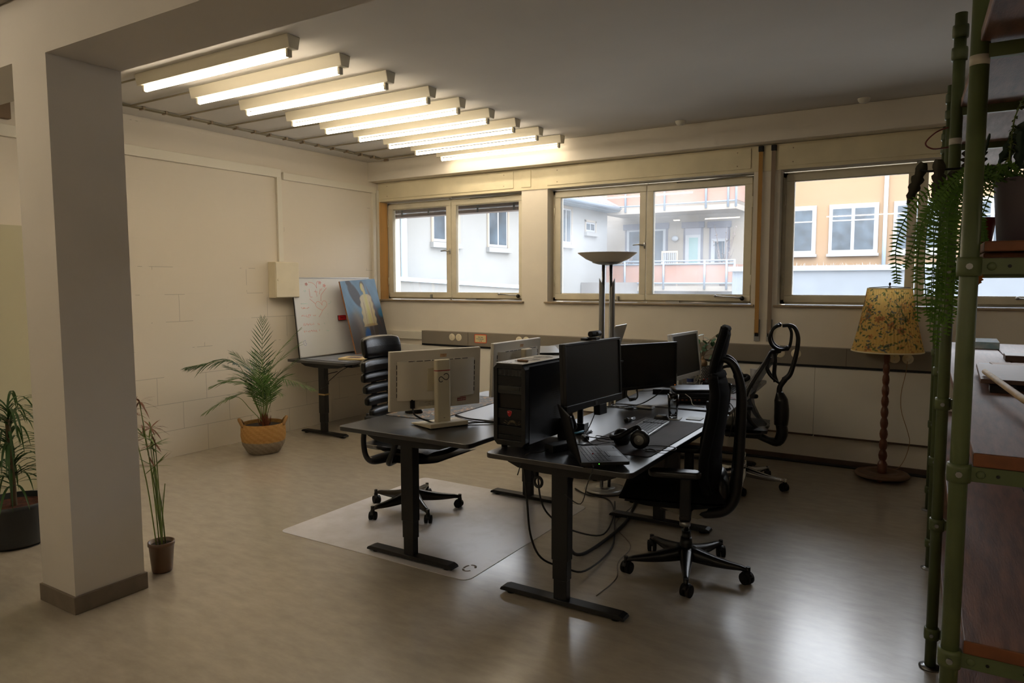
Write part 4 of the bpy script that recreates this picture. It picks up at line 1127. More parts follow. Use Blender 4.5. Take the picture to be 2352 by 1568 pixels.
mb = MB().tube([(-.0,.0,.003),(-.10,.06,.003),(-.22,.0,.02),(-.30,.12,.003),(-.28,.20,.004)], .0028, 6, smooth_path=6).tube([(-.05,.02,.003),(-.14,.0,.003),(-.2,.08,.012),(-.12,.10,.003)], .0025, 6, smooth_path=6)
single('headphone_cable', mb, M_cable, 'black headphone lead looping between the headphones and the monitor post', 'cable', (-1.46,3.50,ZA+.001))
# drinking glasses
def tumbler(label, loc, water):
    t = thing('drinking_glass', label, 'glass', loc, 0)
    gm = glass('clear_tumbler_glass', (.96,.97,.98), 1.2)
    n = 30; vs = []; fs = []
    prof = [(.0255,0),(.027,.004),(.0295,.06),(.0315,.085),(.0335,.10),(.0365,.150)]
    inn = [(.0350,.150),(.0320,.10),(.0285,.08),(.0255,.05),(.0240,.012),(0,.012)]
    m = MB()
    P = [(0,0)]+prof+inn
    vs = []
    for (r, z) in P:
        for k in range(n):
            fac = 1+ (.035 if (k % 3) else -.03)*(1 if .003 < z < .088 and r > .0262 else 0)
            vs.append((r*fac*math.cos(2*PI*k/n), r*fac*math.sin(2*PI*k/n), z))
    fs = [(i*n+k, i*n+(k+1)%n, (i+1)*n+(k+1)%n, (i+1)*n+k) for i in range(len(P)-1) for k in range(n)]
    m.add(vs, fs, 0, True); obj('glass_body', m, gm, t)
    if water:
        wm = glass('water', (.93,.95,.96), 1.0)
        obj('water', MB().lathe([(0,.0125),(.0238,.0125),(.0253,.05),(.0283,.08),(.0316,.098),(.0330,.115),(0,.115)], n=24), wm, t)
    return t
def coaster(label, loc, rz, m): return single('coaster', MB().plate(0,0,.095,.095,0,.004,.008), m, label, 'coaster', loc, rz, bev=.001)
M_coa = mat('coaster_print', rgb(120,128,132), .5, col2=rgb(170,172,160), scale=30)
coaster('square coaster under the glass of water on the front desk', (-1.478,4.345,ZA+.0005), math.radians(10), M_coa)
tumbler('ribbed glass of water standing on a coaster on the front desk', (-1.482,4.345,ZA+.0048), True)
coaster('empty square coaster beside the glass of water', (-1.36,4.405,ZA+.0005), math.radians(4), M_coa)
# external drive with looped cable
t = thing('external_drive', 'small silver external drive with looped cable on the front desk', 'drive', (-1.765,4.60,ZA), math.radians(2))
obj('drive_body', MB().plate(0,0,.115,.078,.004,.018,.01), M_alu, t, bev=.003)
cb = MB().tube([(-.05,.02,.012),(-.14,.07,.006),(-.22,.06,.004),(-.25,.0,.004),(-.20,-.07,.004),(-.09,-.10,.004),(-.02,-.085,.006)], .003, 8, smooth_path=6).tube([(-.05,.0,.012),(-.15,.045,.006),(-.21,.03,.008),(-.21,-.02,.006),(-.16,-.06,.006),(-.07,-.09,.006)], .0028, 8, smooth_path=6).box(-.09,-.055,-.10,-.082,0,.014)
obj('looped_cable', cb, M_cable, t)
mb = MB().tube([(.03,.12,.10),(-.0,.05,.06),(-.07,-.06,.012),(-.16,-.17,.004),(-.33,-.25,.004),(-.5,-.28,.004)], .0042, 8, smooth_path=6)
single('monitor_cable', mb, M_cable, 'black cable hanging from the glossy monitor to the desk', 'cable', (-1.76,4.72,ZA+.002))
# small flash light / audio recorder
t = thing('torch', 'small black torch with silver body lying beside the desk mat', 'torch', (-1.686,4.12,ZA), math.radians(86))
obj('torch_body', MB().cyl((-.02,0,.010),(.07,0,.010),.0095,14), M_steel, t); obj('torch_head', MB().lathe([(.009,-.02),(.015,-.026),(.016,-.045),(.013,-.048),(0,-.048)], n=16, M=Matrix(((0,0,1),(0,1,0),(1,0,0))), c=(0,0,.014)), M_black, t)
# power adapters
def adapter(label, loc, rz, s=(.12,.055,.032), cords=()):
    t = thing('power_adapter', label, 'power adapter', loc, rz)
    obj('brick', MB().box(-s[0]/2,s[0]/2,-s[1]/2,s[1]/2,0,s[2]), M_black, t, bev=.005)
    if cords:
        mb = MB()
        for c in cords: mb.tube(c, .0028, 6, smooth_path=5)
        obj('cord', mb, M_cable, t)
    return t
adapter('black power adapter on the front desk between the tower computer and the open laptop', (-1.70,3.21,ZA), math.radians(70), (.14,.065,.04), [[(.07,0,.02),(.12,.02,.01),(.22,-.03,.004),(.34,-.05,.004)],[(-.07,0,.02),(-.12,.0,.01),(-.20,.03,.0),(-.235,.05,-.10)]])
adapter('black power adapter on the right desk below the glossy monitor', (-1.905,5.30,ZC2), math.radians(20), (.13,.06,.035), [[(-.065,0,.018),(-.13,.02,.01),(-.2,.06,.004)],[(.065,0,.018),(.13,-.02,.006),(.2,-.06,.004)]])
adapter('small dark adapter with lead hanging over the arm post clamp', (-1.70,3.52,ZA), math.radians(-50), (.075,.028,.02), [[(-.037,0,.01),(-.10,.05,.05),(-.13,.09,.12)],[(.037,0,.01),(.12,.0,.004),(.2,.03,.004)]])
mb = MB().lathe([(0,0),(.028,0),(.030,.003),(.030,.05),(.031,.052),(.031,.060),(0,.060)], n=20)
single('white_tub', mb, M_white, 'small white tub behind the glass of water', 'tub', (-1.70,5.16,ZC2))
# docking station with laptop on top (desk C)
t = thing('docking_station', 'black docking box under the closed laptops on the right desk', 'docking station', (-1.575,5.10,ZC2), math.radians(28))
obj('case', MB().box(-.17,.17,-.12,.12,.004,.045), M_black, t, bev=.006)
po = MB()
for k in range(6): po.box(-.15+k*.03,-.135+k*.03,-.122,-.119,.018,.026)
obj('port', po, mat('port_brown', rgb(120,70,50), .5), t)
def cl(label, z, dx, dy, rz, m, w=.34, d=.24): return closed_laptop(label, (-1.575+dx,5.10+dy,z), math.radians(rz), w, d, .022, m)
cl('closed black laptop under the silver one on the right desk', ZC2+.046, .0, .01, 24, M_black)
cl('closed silver laptop on top of the stack on the right desk', ZC2+.069, -.0, .055, 30, mat('lid_silver', rgb(148,152,158), .3, metal=.7), .36, .25)
mb = MB().tube([(-.02,-.18,.07),(.03,-.22,.05),(.06,-.25,.01),(.14,-.26,.002)], .0025, 6, smooth_path=6)
single('laptop_cable', mb, M_cablew, 'thin white cable hanging down from the closed silver laptop', 'cable', (-1.57,5.10,ZC2))
mb = MB().tube([(-1.80,5.98,ZC2+.20),(-1.79,5.94,ZC2+.12),(-1.76,5.82,ZC2+.03),(-1.70,5.62,ZC2+.01),(-1.62,5.42,ZC2+.09)], .003, 6, smooth_path=6).tube([(-1.80,5.98,ZC2+.20),(-1.80,5.96,ZC2+.1),(-1.82,5.93,ZC2+.02),(-1.84,5.90,ZC2+.003)], .003, 6, smooth_path=6)
single('white_cable', mb, M_cablew, 'two white cables hanging down beside the pale framed monitor', 'cable')
# ficus bonsai in patterned pot
def ficus():
    t = thing('potted_ficus', 'small ficus with swollen root in a black and white patterned pot', 'plant', (-1.845,6.17,ZC2))
    po = MB().lathe([(0,0),(.056,0),(.060,.004),(.066,.13),(.062,.132),(.060,.12),(0,.118)], n=32); pot = obj('pot', po, mat('pot_black', rgb(36,38,38), .5), t)
    pt = MB()
    for r in range(9):
        for k in range(26):
            a = 2*PI*(k+.5*(r%2))/26; z = .010+r*.0135; R_ = .0603+.006*(z/.13)
            p = Vector((R_*math.cos(a), R_*math.sin(a), z)); w = Vector((-math.sin(a), math.cos(a), 0))
            pt.add([p-w*.0045, p+Vector((0,0,.0085))-w*.0012, p+Vector((0,0,.0085))+w*.0045, p+w*.0030], [(0,3,2,1)])
    obj('pot_pattern', pt, M_white, pot)
    obj('soil', MB().lathe([(0,.121),(.0605,.121)], n=24), M_soil, t)
    root = MB().ball((0,0,.150),.042,14,0,(1.05,.95,.95)).ball((.015,-.012,.158),.028,12).ball((-.016,.006,.155),.03,12).tube([(0,0,.18),(.003,0,.20),(.0,0,.215)],[.018,.011,.009],8)
    obj('root_bulb', root, mat('root_brown', rgb(140,112,78), .6, var=.15, scale=20), t)
    r = random.Random(11); br = MB(); lf = MB(); lv2 = MB()
    tips = [(-.10,-.02,.31),(-.05,.02,.36),(.01,-.02,.41),(.07,.0,.37),(.12,.02,.40),(.16,.03,.33),(.08,-.03,.29),(-.12,.02,.24),(.12,-.02,.24),(.0,.03,.30),(.15,.05,.44),(-.08,0,.28)]
    for x, y, z in tips:
        br.tube([(0,0,.205),(x*.35,y*.35,.205+(z-.205)*.6),(x,y,z)], [.003,.0022,.0014], 5, smooth_path=4)
        for k in range(3):
            a = r.uniform(0, 2*PI); d = Vector((math.cos(a), math.sin(a)*.8, r.uniform(-.9,.35))).normalized()*r.uniform(.052,.072)
            f = 1-.16*k; p = Vector((x*f,y*f,.205+(z-.205)*(f**.8)))
            (lv2 if x > .14 and k == 0 else lf).blade(p, p+d, .040, .006, 0, None, 5)
    obj('branches', br, mat('bark', rgb(110,92,70), .8), t)
    obj('leaves', lf, mat('ficus_leaf', rgb(66,110,76), .28, spec=.7, var=.25, scale=30), t)
    obj('yellow_leaf', lv2, mat('leaf_yellow', rgb(190,180,50), .5), t)
ficus()
t = thing('spray_bottle', 'small white bottle with blue label in front of the patterned pot', 'bottle', (-1.855,5.86,ZC2))
obj('bottle_body', MB().lathe([(0,0),(.026,0),(.028,.004),(.028,.085),(.018,.10),(.0,.10)], n=20), mat('bottle_clear', rgb(196,200,204), .25), t)
obj('cap', MB().cyl((0,0,.098),(0,0,.122),.017,18), M_white, t)
obj('label_band', MB().lathe([(.0284,.025),(.0284,.055)], n=20), mat('label_blue', rgb(60,74,130), .5), t)
single('wallet', MB().plate(0,0,.13,.085,0,.014,.015), M_black, 'flat black wallet lying under the pale framed monitor', 'wallet', (-1.83,5.55,ZC2), .3, bev=.004)
# headset (red and black), controller
t = thing('headset', 'black headset with red inner pads lying by the coffee mug', 'headset', (-1.62,6.17,ZC2), math.radians(10))
for x, yaw in ((-.075,25),(.085,-15)):
    R = RZ(math.radians(yaw)) @ RX(PI/2)
    m = MB().lathe([(0,.02),(.034,.02),(.042,.012),(.044,-.01),(.036,-.028),(.022,-.03),(.02,-.018),(0,-.018)], c=(x,0,.060), n=24, M=R)
    cpp = obj('ear_cup', m, M_leather, t)
    obj('ear_pad', MB().lathe([(0,.0215),(.018,.0215),(.022,.0195)], c=(x,0,.060), n=20, M=R), M_red, cpp)
obj('headband', MB().tube([(-.095,0,.08),(-.05,-.01,.125),(.0,.0,.14),(.06,.0,.135),(.105,0,.08)], [.010,.013,.014,.013,.010], 10, smooth_path=6).tube([(.085,.01,.06),(.15,.02,.06),(.165,.0,.045),(.14,-.02,.03),(.10,-.01,.02)], [.012,.018,.02,.018,.012], 10, smooth_path=6), M_black, t)
t = thing('game_controller', 'black game controller with red mark among the cables on the right desk', 'controller', (-1.74,5.93,ZC2+.001), math.radians(70))
obj('shell', MB().ball((0,0,.022),.05,14,0,(1.3,.75,.42)).ball((-.055,-.03,.02),.03,12,0,(1,1.3,.62)).ball((.055,-.03,.02),.03,12,0,(1,1.3,.62)), M_black, t)
obj('button', MB().cyl((.035,.01,.040),(.035,.01,.047),.008,12).cyl((-.03,.0,.04),(-.03,.0,.05),.010,12), M_red, t)
# mug and glass, mats
M_mug = mat('mug_white', rgb(206,208,212), .25, spec=.6)
coaster('dark square coaster under the white mug', (-1.405,6.205,ZC2+.0005), .3, mat('coaster_brown', rgb(96,84,74), .6))
t = thing('mug', 'tall white coffee mug standing by the window wall on the right desk', 'mug', (-1.405,6.205,ZC2+.0048), 0)
obj('cup', MB().lathe([(0,0),(.030,0),(.032,.004),(.040,.118),(.0405,.120),(.037,.120),(.029,.008),(0,.008)], n=32), M_mug, t)
obj('handle', MB().tube([(.037,0,.098),(.058,0,.099),(.066,0,.085),(.060,0,.055),(.045,0,.030),(.033,0,.026)], .0052, 10, smooth_path=5), M_mug, t)
obj('coffee', MB().lathe([(0,.112),(.0372,.112)], n=24), mat('coffee', rgb(120,80,50), .3), t)
def patch_mat(name, c1, c2, c3, sc=9):
    m, nt, b = new_mat(name); L = nt.links
    tc = nt.nodes.new('ShaderNodeTexCoord'); n = nt.nodes.new('ShaderNodeTexNoise'); n.inputs['Scale'].default_value = sc; n.inputs['Detail'].default_value = 5; n.inputs['Distortion'].default_value = 1.2
    L.new(tc.outputs['Object'], n.inputs['Vector'])
    r = nt.nodes.new('ShaderNodeValToRGB'); e = r.color_ramp.elements
    e[0].position = .40; e[0].color = (*c1,1); e[1].position = .72; e[1].color = (*c3,1)
    k = e.new(.56); k.color = (*c2,1); k = e.new(.52); k.color = (*c1,1); k = e.new(.62); k.color = (*c1,1); k = e.new(.68); k.color = (*c1,1)
    L.new(n.outputs['Fac'], r.inputs[0]); L.new(r.outputs[0], b.inputs['Base Color']); b.inputs['Roughness'].default_value = .6
    return m
single('desk_mat', MB().plate(0,0,.34,.86,0,.003,.03), patch_mat('mat_pale_print', rgb(150,150,152), rgb(150,60,70), rgb(196,196,196)), 'pale patterned desk mat on the right desk under the second keyboard', 'desk mat', (-1.50,5.70,ZC2+.0005), math.radians(4.2))
keyboard('dark grey keyboard on the pale patterned desk mat', (-1.49,5.72,ZC2+.0035), math.radians(94), .40, .15, mat('kb_grey', rgb(96,100,106), .45), M_rubber)
tumbler('empty ribbed drinking glass near the corner of the right desk', (-1.335,5.045,ZC2+.001), False)
t = thing('card_reader', 'black power plug block with cables on the corner of the front desk', 'power adapter', (-1.345,4.80,ZA+.0), math.radians(40))
obj('block', MB().box(-.05,.05,-.035,.035,.0,.055).box(-.02,.07,-.02,.02,.05,.065), M_black, t, bev=.006)
obj('cord', MB().tube([(.04,.0,.05),(.09,-.03,.05),(.12,-.05,-.02),(.10,-.04,-.14)],.003,6,smooth_path=5).tube([(.04,.02,.03),(.10,.02,.03),(.13,.0,-.05),(.12,.02,-.2)],.003,6,smooth_path=5), M_cable, t)
# desk B : colourful mat, mouse
single('desk_mat', MB().plate(0,0,.40,.95,0,.003,.025), patch_mat('mat_space_print', rgb(38,46,54), rgb(150,110,70), rgb(190,196,186), 11), 'dark colourful patterned desk mat under the white monitors', 'desk mat', (-2.93,3.93,ZB2+.0005), math.radians(3))
mouse('black mouse with grey side on the colourful desk mat', (-2.985,3.60,ZB2+.004), math.radians(-70), None, 1.05)
# ================================================================ CORNER DESK THINGS
def tilted(name, label, cat, mbs, loc, ang, group=None):
    t = thing(name, label, cat, loc, 0, group); return t
# whiteboard : local z up, y along the wall, leaning to the wall
t = thing('whiteboard', 'white writing board with faded red scribbles leaning on the block wall', 'whiteboard', (-5.945,5.865,ZD), 0)
t.rotation_euler = (0, math.radians(-6.5), 0)
WB, HB = 1.19, .875
M_wb = mat('whiteboard_enamel', rgb(224,226,226), .22, spec=.6)
obj('surface', MB().box(.0,.012,-WB/2,WB/2,.004,HB), M_wb, t)
rm = MB().box(-.002,.016,-WB/2,WB/2,0,.014).box(-.002,.016,-WB/2,WB/2,HB-.01,HB).box(-.002,.016,-WB/2,-WB/2+.01,0,HB).box(-.002,.016,WB/2-.01,WB/2,0,HB)
obj('rim', rm, M_alu, t, bev=.002)
def ribbon(strokes, m, w=.0022, nm='marker_stroke'):
    r = MB()
    for S_ in strokes: r.tube([(.0124, y, z) for y, z in S_], w, 5, smooth_path=3, flat=None)
    # flatten onto the board
    r.v = [(.0121+(x-.0124)*.08, y, z) for x, y, z in r.v]
    return obj(nm, r, m, t)
M_ink_r = mat('marker_red_faded', rgb(226,150,140), .5); M_ink_r2 = mat('marker_red', rgb(216,120,116), .5); M_ink_g = mat('marker_green_faded', rgb(170,212,200), .5); M_ink_b = mat('marker_blue_faded', rgb(150,160,200), .5); M_ink_k = mat('marker_dark', rgb(96,100,110), .5)
def bp(px, py):
    """from board fractions measured in a 920x1560 sketch of the left half"""
    return (-WB/2+.04+(px-65)/920*.66*1.0*.93, HB-.012-(py-50)/1560*.875)
def st(*p): return [bp(*q) for q in p]
def flower(cx, cy, s=30):
    return [st(*[(cx+s*math.cos(a)*(.5+.5*math.cos(2.5*a)), cy+s*math.sin(a)*(.5+.5*math.cos(2.5*a))) for a in [k*.5 for k in range(26)]])]
ribbon([st((350,250),(352,330),(358,410),(405,412)), st((455,305),(530,320)), st((485,270),(495,340),(505,405)), st((735,230),(680,290),(610,360),(595,400),(582,500)),
        st((350,120),(430,135),(490,180),(515,240)), st((515,240),(520,150),(560,90)), st((590,250),(575,320),(565,360)), st((600,290),(630,240)), st((340,450),(400,500),(450,545))] + flower(300,160)+flower(595,130,34)+flower(690,190,34), M_ink_r2)
ribbon([st((455,560),(480,515),(530,508),(575,545),(600,580),(600,530),(640,495),(690,510),(705,560),(680,610),(600,680),(560,740),(500,810)), st((455,560),(465,600),(520,650),(600,685))], M_ink_r)
def scrib(x0, x1, y, h, seed, n):
    r = random.Random(seed); out = []; x = x0
    for k in range(n):
        w = (x1-x0)/n
        out.append(st(*[(x+w*.8*r.random(), y-h*r.random()) for _ in range(4)])); x += w
    return out
ribbon(scrib(140,310,640,40,1,6)+scrib(130,330,790,40,2,6)+scrib(380,440,790,30,3,3)+scrib(150,390,970,60,4,8)+scrib(455,490,970,40,5,2)+scrib(150,440,1105,50,6,8)+[st((230,795),(300,805)),st((485,1055),(480,1090))], M_ink_r)
ribbon([st((600,930),(620,965)), st((640,1080),(660,1098),(695,1088)), st((735,555),(780,550),(810,500)), st((140,540),(285,540)), st((700,60+700),(720,760))]+scrib(240,290,310,40,8,2), M_ink_g)
ribbon([st((80,330),(95,310),(105,330)), st((75,375),(110,385),(95,405)), st((110,1275),(160,1245),(155,1300),(180,1310),(160,1345),(130,1340),(115,1280))], M_ink_b)
tx = [[(WB/2-.30+.022*k+.012*math.cos(q), HB-.045+.010*math.sin(q*1.3+k)) for q in (0,1.2,2.4,3.6,4.8)] for k in range(8)]
ribbon(tx, M_ink_k, .0016)
# red eraser
t2 = thing('board_eraser', 'red board eraser stuck on the whiteboard beside the painting', 'eraser', (-5.945,5.865,ZD), 0); t2.rotation_euler = (0, math.radians(-6.5), 0)
eb = MB().box(.0165,.040,.02,.125,.385,.440); obj('eraser_body', eb, M_red, t2, bev=.004)
obj('felt', MB().box(.0122,.0167,.018,.127,.383,.442), M_black, t2)
tx = MB(); word_strokes(tx, 0,0,.014,[6], -.0004,.0004); o = obj('eraser_print', tx, M_black, t2); o.matrix_local = Matrix.Translation((.0405,.035,.405)) @ Matrix.Rotation(PI/2,4,'Z')
# painting
def paint_picture(u, v):
    """u left-right 0..1, v bottom-top 0..1: figure in a pale yellow coat on blue, dark shadow behind"""
    n = math.sin(u*9+v*7)*.5+math.sin(u*23-v*17)*.3+math.sin(u*41+v*33)*.2
    base = [92+10*n, 128+12*n, 160+14*n]
    def mixc(c, k):
        for i in range(3): base[i] = base[i]*(1-k)+c[i]*k
    def ell(cx, cy, rx, ry, soft=.25, sh=0):
        d = math.hypot((u-cx-sh*(v-cy))/rx, (v-cy)/ry); return max(0, min(1, (1+soft-d)/(2*soft) if soft else d < 1))
    if v < .58: mixc((96,92,92), min(1,(.58-v)*5)*.85)
    mixc((58,60,70), ell(.88,.25,.22,.32,.3)); mixc((120,108,100), ell(.25,.38,.12,.22,.4)*.8); mixc((70,66,68), ell(.12,.22,.16,.30,.3)*.8)
    mixc((44,92,160), ell(.47,.16,.11,.18,.12)); mixc((44,92,160), ell(.74,.12,.07,.12,.12))
    mixc((56,56,62), ell(.33,.80,.13,.17,.12,-.55)); mixc((52,52,58), ell(.22,.965,.07,.05,.15,-.5))
    mixc((64,60,66), ell(.58,.23,.05,.20,.15,.05)); mixc((62,58,60), ell(.71,.24,.055,.22,.15,.12))
    mixc((110,70,60), ell(.80,.62,.03,.30,.2,-.35)*.5)
    cv = (v-.36)/.44
    if 0 < cv < 1:
        hw = (.205-.03*cv) if cv < .78 else .18*math.sqrt(max(0,1-((cv-.78)/.24)**2))+.005
        hw += .012*math.sin(v*60)
        kk = max(0, min(1, (hw-abs(u-.60-.02*(cv-.5)))/.02))
        mixc((186,176,146), kk); mixc((150,132,110), kk*max(0,min(1,(abs(u-.60)/hw-.7)*2.2))*.7)
        mixc((196,192,112), kk*max(0,1-abs(u-.61)/.085)*.8); mixc((120,104,86), kk*max(0,1-abs(u-.505-.02*cv)/.012)*.6*(cv<.75)); mixc((124,96,76), kk*max(0,1-abs(u-.70)/.012)*.7*(cv<.75)); mixc((204,172,130), kk*max(0,1-abs(u-.665)/.02)*.5)
        mixc((214,206,180), kk*max(0,min(1,.5+.5*math.sin(u*70+v*9)))*.18)
    mixc((198,176,120), ell(.74,.56,.03,.17,.3)*.5); mixc((150,120,80), ell(.60,.37,.16,.02,.4)*.6)
    mixc((84,76,70), ell(.58,.905,.065,.075,.12)); mixc((196,186,120), ell(.57,.895,.045,.06,.15)); mixc((180,170,150), ell(.605,.88,.025,.05,.3))
    mixc((190,180,130), ell(.60,.82,.035,.05,.2))
    mixc((34,120,170), ell(.97,.52,.09,.06,.3)*.8)
    if v < .03: mixc((130,84,60), .8)
    k = .92+.08*math.sin(u*160+v*40)
    return s2l([max(0,min(1,c*k/255)) for c in base])
t = thing('painting', 'unframed blue painting of a standing figure in a pale yellow coat', 'painting', (-5.735,6.19,ZD+.002), math.radians(0))
t.rotation_euler = (math.radians(3.0), math.radians(-13), math.radians(2))
PW, PH = .60, .86
pg = MB(); NU, NV = 90, 130
pg.grid(lambda u, v: (.0195, -PW/2+u*PW, .0+v*PH), NU, NV, smooth=False)
pg.c = [paint_picture(i/NU, j/NV) for j in range(NV+1) for i in range(NU+1)]
obj('painted_surface', pg, painted('oil_paint', .5, .4), t)
obj('panel', MB().box(0,.019,-PW/2,PW/2,0,PH), mat('panel_edge_wood', rgb(150,104,66), .7), t)
# book and glossy print on the desk
t = thing('book', 'thin cream book with dark cover picture lying on the corner desk', 'book', (-5.36,5.52,ZD+.0065), math.radians(20))
obj('pages', MB().box(-.15,.15,-.11,.11,0,.018), mat('book_cream', rgb(214,190,140), .7), t, bev=.002)
obj('cover_picture', MB().box(-.08,.07,-.07,.06,.018,.0188), patch_mat('book_picture', rgb(74,70,66), rgb(150,80,60), rgb(120,130,130), 25), t)
single('desk_mat', MB().plate(0,0,.62,.90,0,.004,.01), mat('print_sheet', rgb(132,138,150), .3, spec=.7, col2=rgb(90,96,108), scale=5), 'glossy grey sheet covering the top of the corner desk', 'desk mat', (-5.56,5.72,ZD+.0005))
t = thing('glasses', 'pair of black things with thin lead lying at the foot of the painting', 'cable', (-5.35,6.05,ZD+.002))
obj('lead', MB().tube([(0,0,.01),(.05,.04,.02),(-.02,.10,.07),(-.08,.12,.12)],.004,6,smooth_path=5).ball((.02,-.03,.012),.014,8).ball((-.03,-.02,.012),.014,8), M_black, t)
# ================================================================ OUTDOORS
M_wwhite = mat('render_white', rgb(134,134,132), .9, spec=.1, var=.02, scale=1.5)
M_wbeige = mat('render_beige', rgb(148,139,127), .9, spec=.1, var=.03, scale=1)
M_wyel = mat('render_apricot', rgb(148,123,97), .9, spec=.1, var=.03, scale=.6)
M_wgrey = mat('render_grey', rgb(114,120,127), .9, spec=.1, var=.05, scale=1.5)
M_peach = mat('balcony_peach', rgb(152,112,94), .7, var=.04, scale=2)
M_zinc = mat('zinc', rgb(138,152,166), .5, metal=.3)
M_pipe = mat('zinc_pipe_pale', rgb(178,196,212), .5)
M_pvc = mat('window_pvc_white', rgb(154,157,160), .5)
M_owin = mat('outdoor_window_pane', rgb(62,74,84), .12, spec=.6, var=.4, scale=2.5)
M_shut = mat('roller_shutter_grey', rgb(132,132,140), .6)
M_dark = mat('shutter_box_dark', rgb(88,88,98), .6)
M_ground = mat('court_ground', rgb(120,118,112), .9, var=.2, scale=1)
struct('floor_yard', MB().box(-40, 40, 7.2, 60, -3.7, -3.5), M_ground)
struct('floor_roof', MB().box(-9.3, 14, YW+.40, 19.9, .70, .86), mat('roof_gravel', rgb(160,158,153), .95, spec=.1, var=.12, scale=14))
# white house
t = thing('house', 'white rendered house with sills and a tiled eave seen through the left windows', 'house', (-10, 15, -3.5))
z0 = 3.5
obj('wall', MB().box(-8,0,-7.5,7.3,0,7.45), M_wwhite, t)
def owin(t, y0, y1, za, zb, split=True):
    """window in the x=const wall of the white house; local coordinates"""
    f = MB(); f.box(-.02,.006,y0-.0,y1+.0,za,zb)
    w = obj('window', f, M_pvc, t)
    ym = (y0+y1)/2
    for a, c in (((y0+.05,ym-.03),(ym+.03,y1-.05)) if split else ((y0+.05,y1-.05),)):
        obj('pane', MB().box(.0,.010,a,c,za+.06,zb-.05), M_owin, w)
    obj('sill', MB().box(-.02,.10,y0-.10,y1+.10,za-.14,za-.02), M_wwhite, w)
    obj('reveal', MB().box(0,.028,y0-.07,y0,za-.02,zb+.06).box(0,.028,y1,y1+.07,za-.02,zb+.06).box(0,.028,y0-.07,y1+.07,zb,zb+.07), M_wbeige, w)
for y0, y1, za, zb in ((12.80,13.75,2.53,4.0),(15.06,15.95,2.50,4.05),(18.95,19.62,2.76,3.80)): owin(t, y0-15, y1-15, za+3.5, zb+3.5)
owin(t, 20.64-15, 21.32-15, 3.20+3.5, 3.50+3.5)
obj('downpipe', MB().cyl((.09,-3.3,3),(.09,-3.3,7.4),.07,12), M_pipe, t)
obj('gutter', MB().tube([(.42,-7.5,7.50),(.42,7.35,7.50)], .09, 10).box(0,.42,-7.5,7.3,7.40,7.5), M_zinc, t)
rf = MB()
for k in range(74):
    y = -7.5+k*.2
    rf.add([(.45,y,7.55),(.45,y+.18,7.55),(-4,y+.18,9.9),(-4,y,9.9)], [(0,1,2,3)]); rf.tube([(.46,y+.19,7.57),(-4,y+.19,9.93)], .035, 6)
obj('roof', rf, mat('roof_tiles', rgb(150,136,136), .8, var=.2, scale=4), t)
t = thing('roof_parapet', 'low white flat roof edge with pale blue metal capping outside the left window', 'roof', (-9.9, 13.4, 0))
an = MB()
an.add([(0,-3,-3.5),(.5,-3,-3.5),(.5,2.3,-3.5),(0,2.3,-3.5),(0,-3,1.66),(.5,-3,1.66),(.5,2.3,1.43),(0,2.3,1.43)], [(0,3,2,1),(4,5,6,7),(0,1,5,4),(1,2,6,5),(2,3,7,6),(3,0,4,7)])
obj('annex_wall', an, M_wwhite, t)
an = MB(); an.add([(-.1,-3,1.66),(.56,-3,1.66),(.56,2.36,1.43),(-.1,2.36,1.43),(-.1,-3,1.74),(.56,-3,1.74),(.56,2.36,1.52),(-.1,2.36,1.52)], [(0,3,2,1),(4,5,6,7),(0,1,5,4),(1,2,6,5),(2,3,7,6),(3,0,4,7)])
obj('capping', an, M_pipe, t)
single('roof_hut', MB().box(0,1.1,0,2.0,-4.9,0), mat('bitumen_grey', rgb(112,108,104), .9, var=.1, scale=3), 'dark grey flat box on the roof below the beige wall outside', 'roof', (-9.98,20.3,1.58))
# balcony building
t = thing('balcony_house', 'beige apartment house with two peach balconies seen through the middle window', 'house', (-7.8, 23.6, -3.5))
obj('wall', MB().box(-5.5,2.6,0,5,0,9.6), M_wbeige, t)
def door(t, x0, x1, zt, zs, ztop_pane, curtain=None):
    d = obj('window', MB().box(x0,x1,-.03,.01,5.55,zt), M_dark, t)
    obj('shutter_box', MB().box(x0-.05,x1+.05,-.10,-.03,zt-.20,zt), M_dark, d)
    if zs: obj('roller_shutter', MB().box(x0+.06,x1-.06,-.05,-.03,zs,zt-.2), M_shut, d)
    obj('frame', MB().box(x0+.07,x1-.07,-.045,-.03,5.55,ztop_pane), M_pvc, d)
    xm = (x0+x1)/2
    for a, c in ((x0+.16,xm-.04),(xm+.04,x1-.16)) if x1-x0 > 1 else ((x0+.2,x1-.16),):
        obj('pane', MB().box(a,c,-.052,-.044,5.6,ztop_pane-.09), curtain or M_owin, d)
door(t, -2.08, -.53, 7.09, 0, 6.92); door(t, .02,.68,7.08,6.65,6.65, mat('pane_mint', rgb(120,150,148), .2)); door(t, .89,1.56,7.06,6.5,6.5)
def balcony(zb, top):
    b = MB().box(-2.2,2.08,-1.35,0,zb-.16,zb); bo = obj('balcony_slab', b, M_wbeige, t)
    p = MB().box(-2.2,2.06,-1.33,-1.30,zb+.12,top-.12).box(2.05,2.08,-1.3,-.05,zb+.12,top-.12); obj('balcony_panel', p, M_peach, bo)
    r = MB()
    for x in (-1.52,-.18,1.155,1.84,2.08): r.cyl((x,-1.37,zb-.1),(x,-1.37,top),.035,8)
    for z in (zb+.09,top-.10,top): r.cyl((-2.2,-1.36,z),(2.1,-1.36,z),.025,8)
    obj('railing', r, M_zinc, bo)
balcony(3.5+1.46, 3.5+2.26); balcony(3.5+3.98, 3.5+5.1)
obj('wall_lamp', MB().ball((-.25,-.1,6.55),.12,12,0,(1,.5,.8)), M_pvc, t)
t2 = thing('garden_bench', 'white slatted garden chair on the lower balcony', 'garden chair', (-8.1,22.9,1.46))
g = MB()
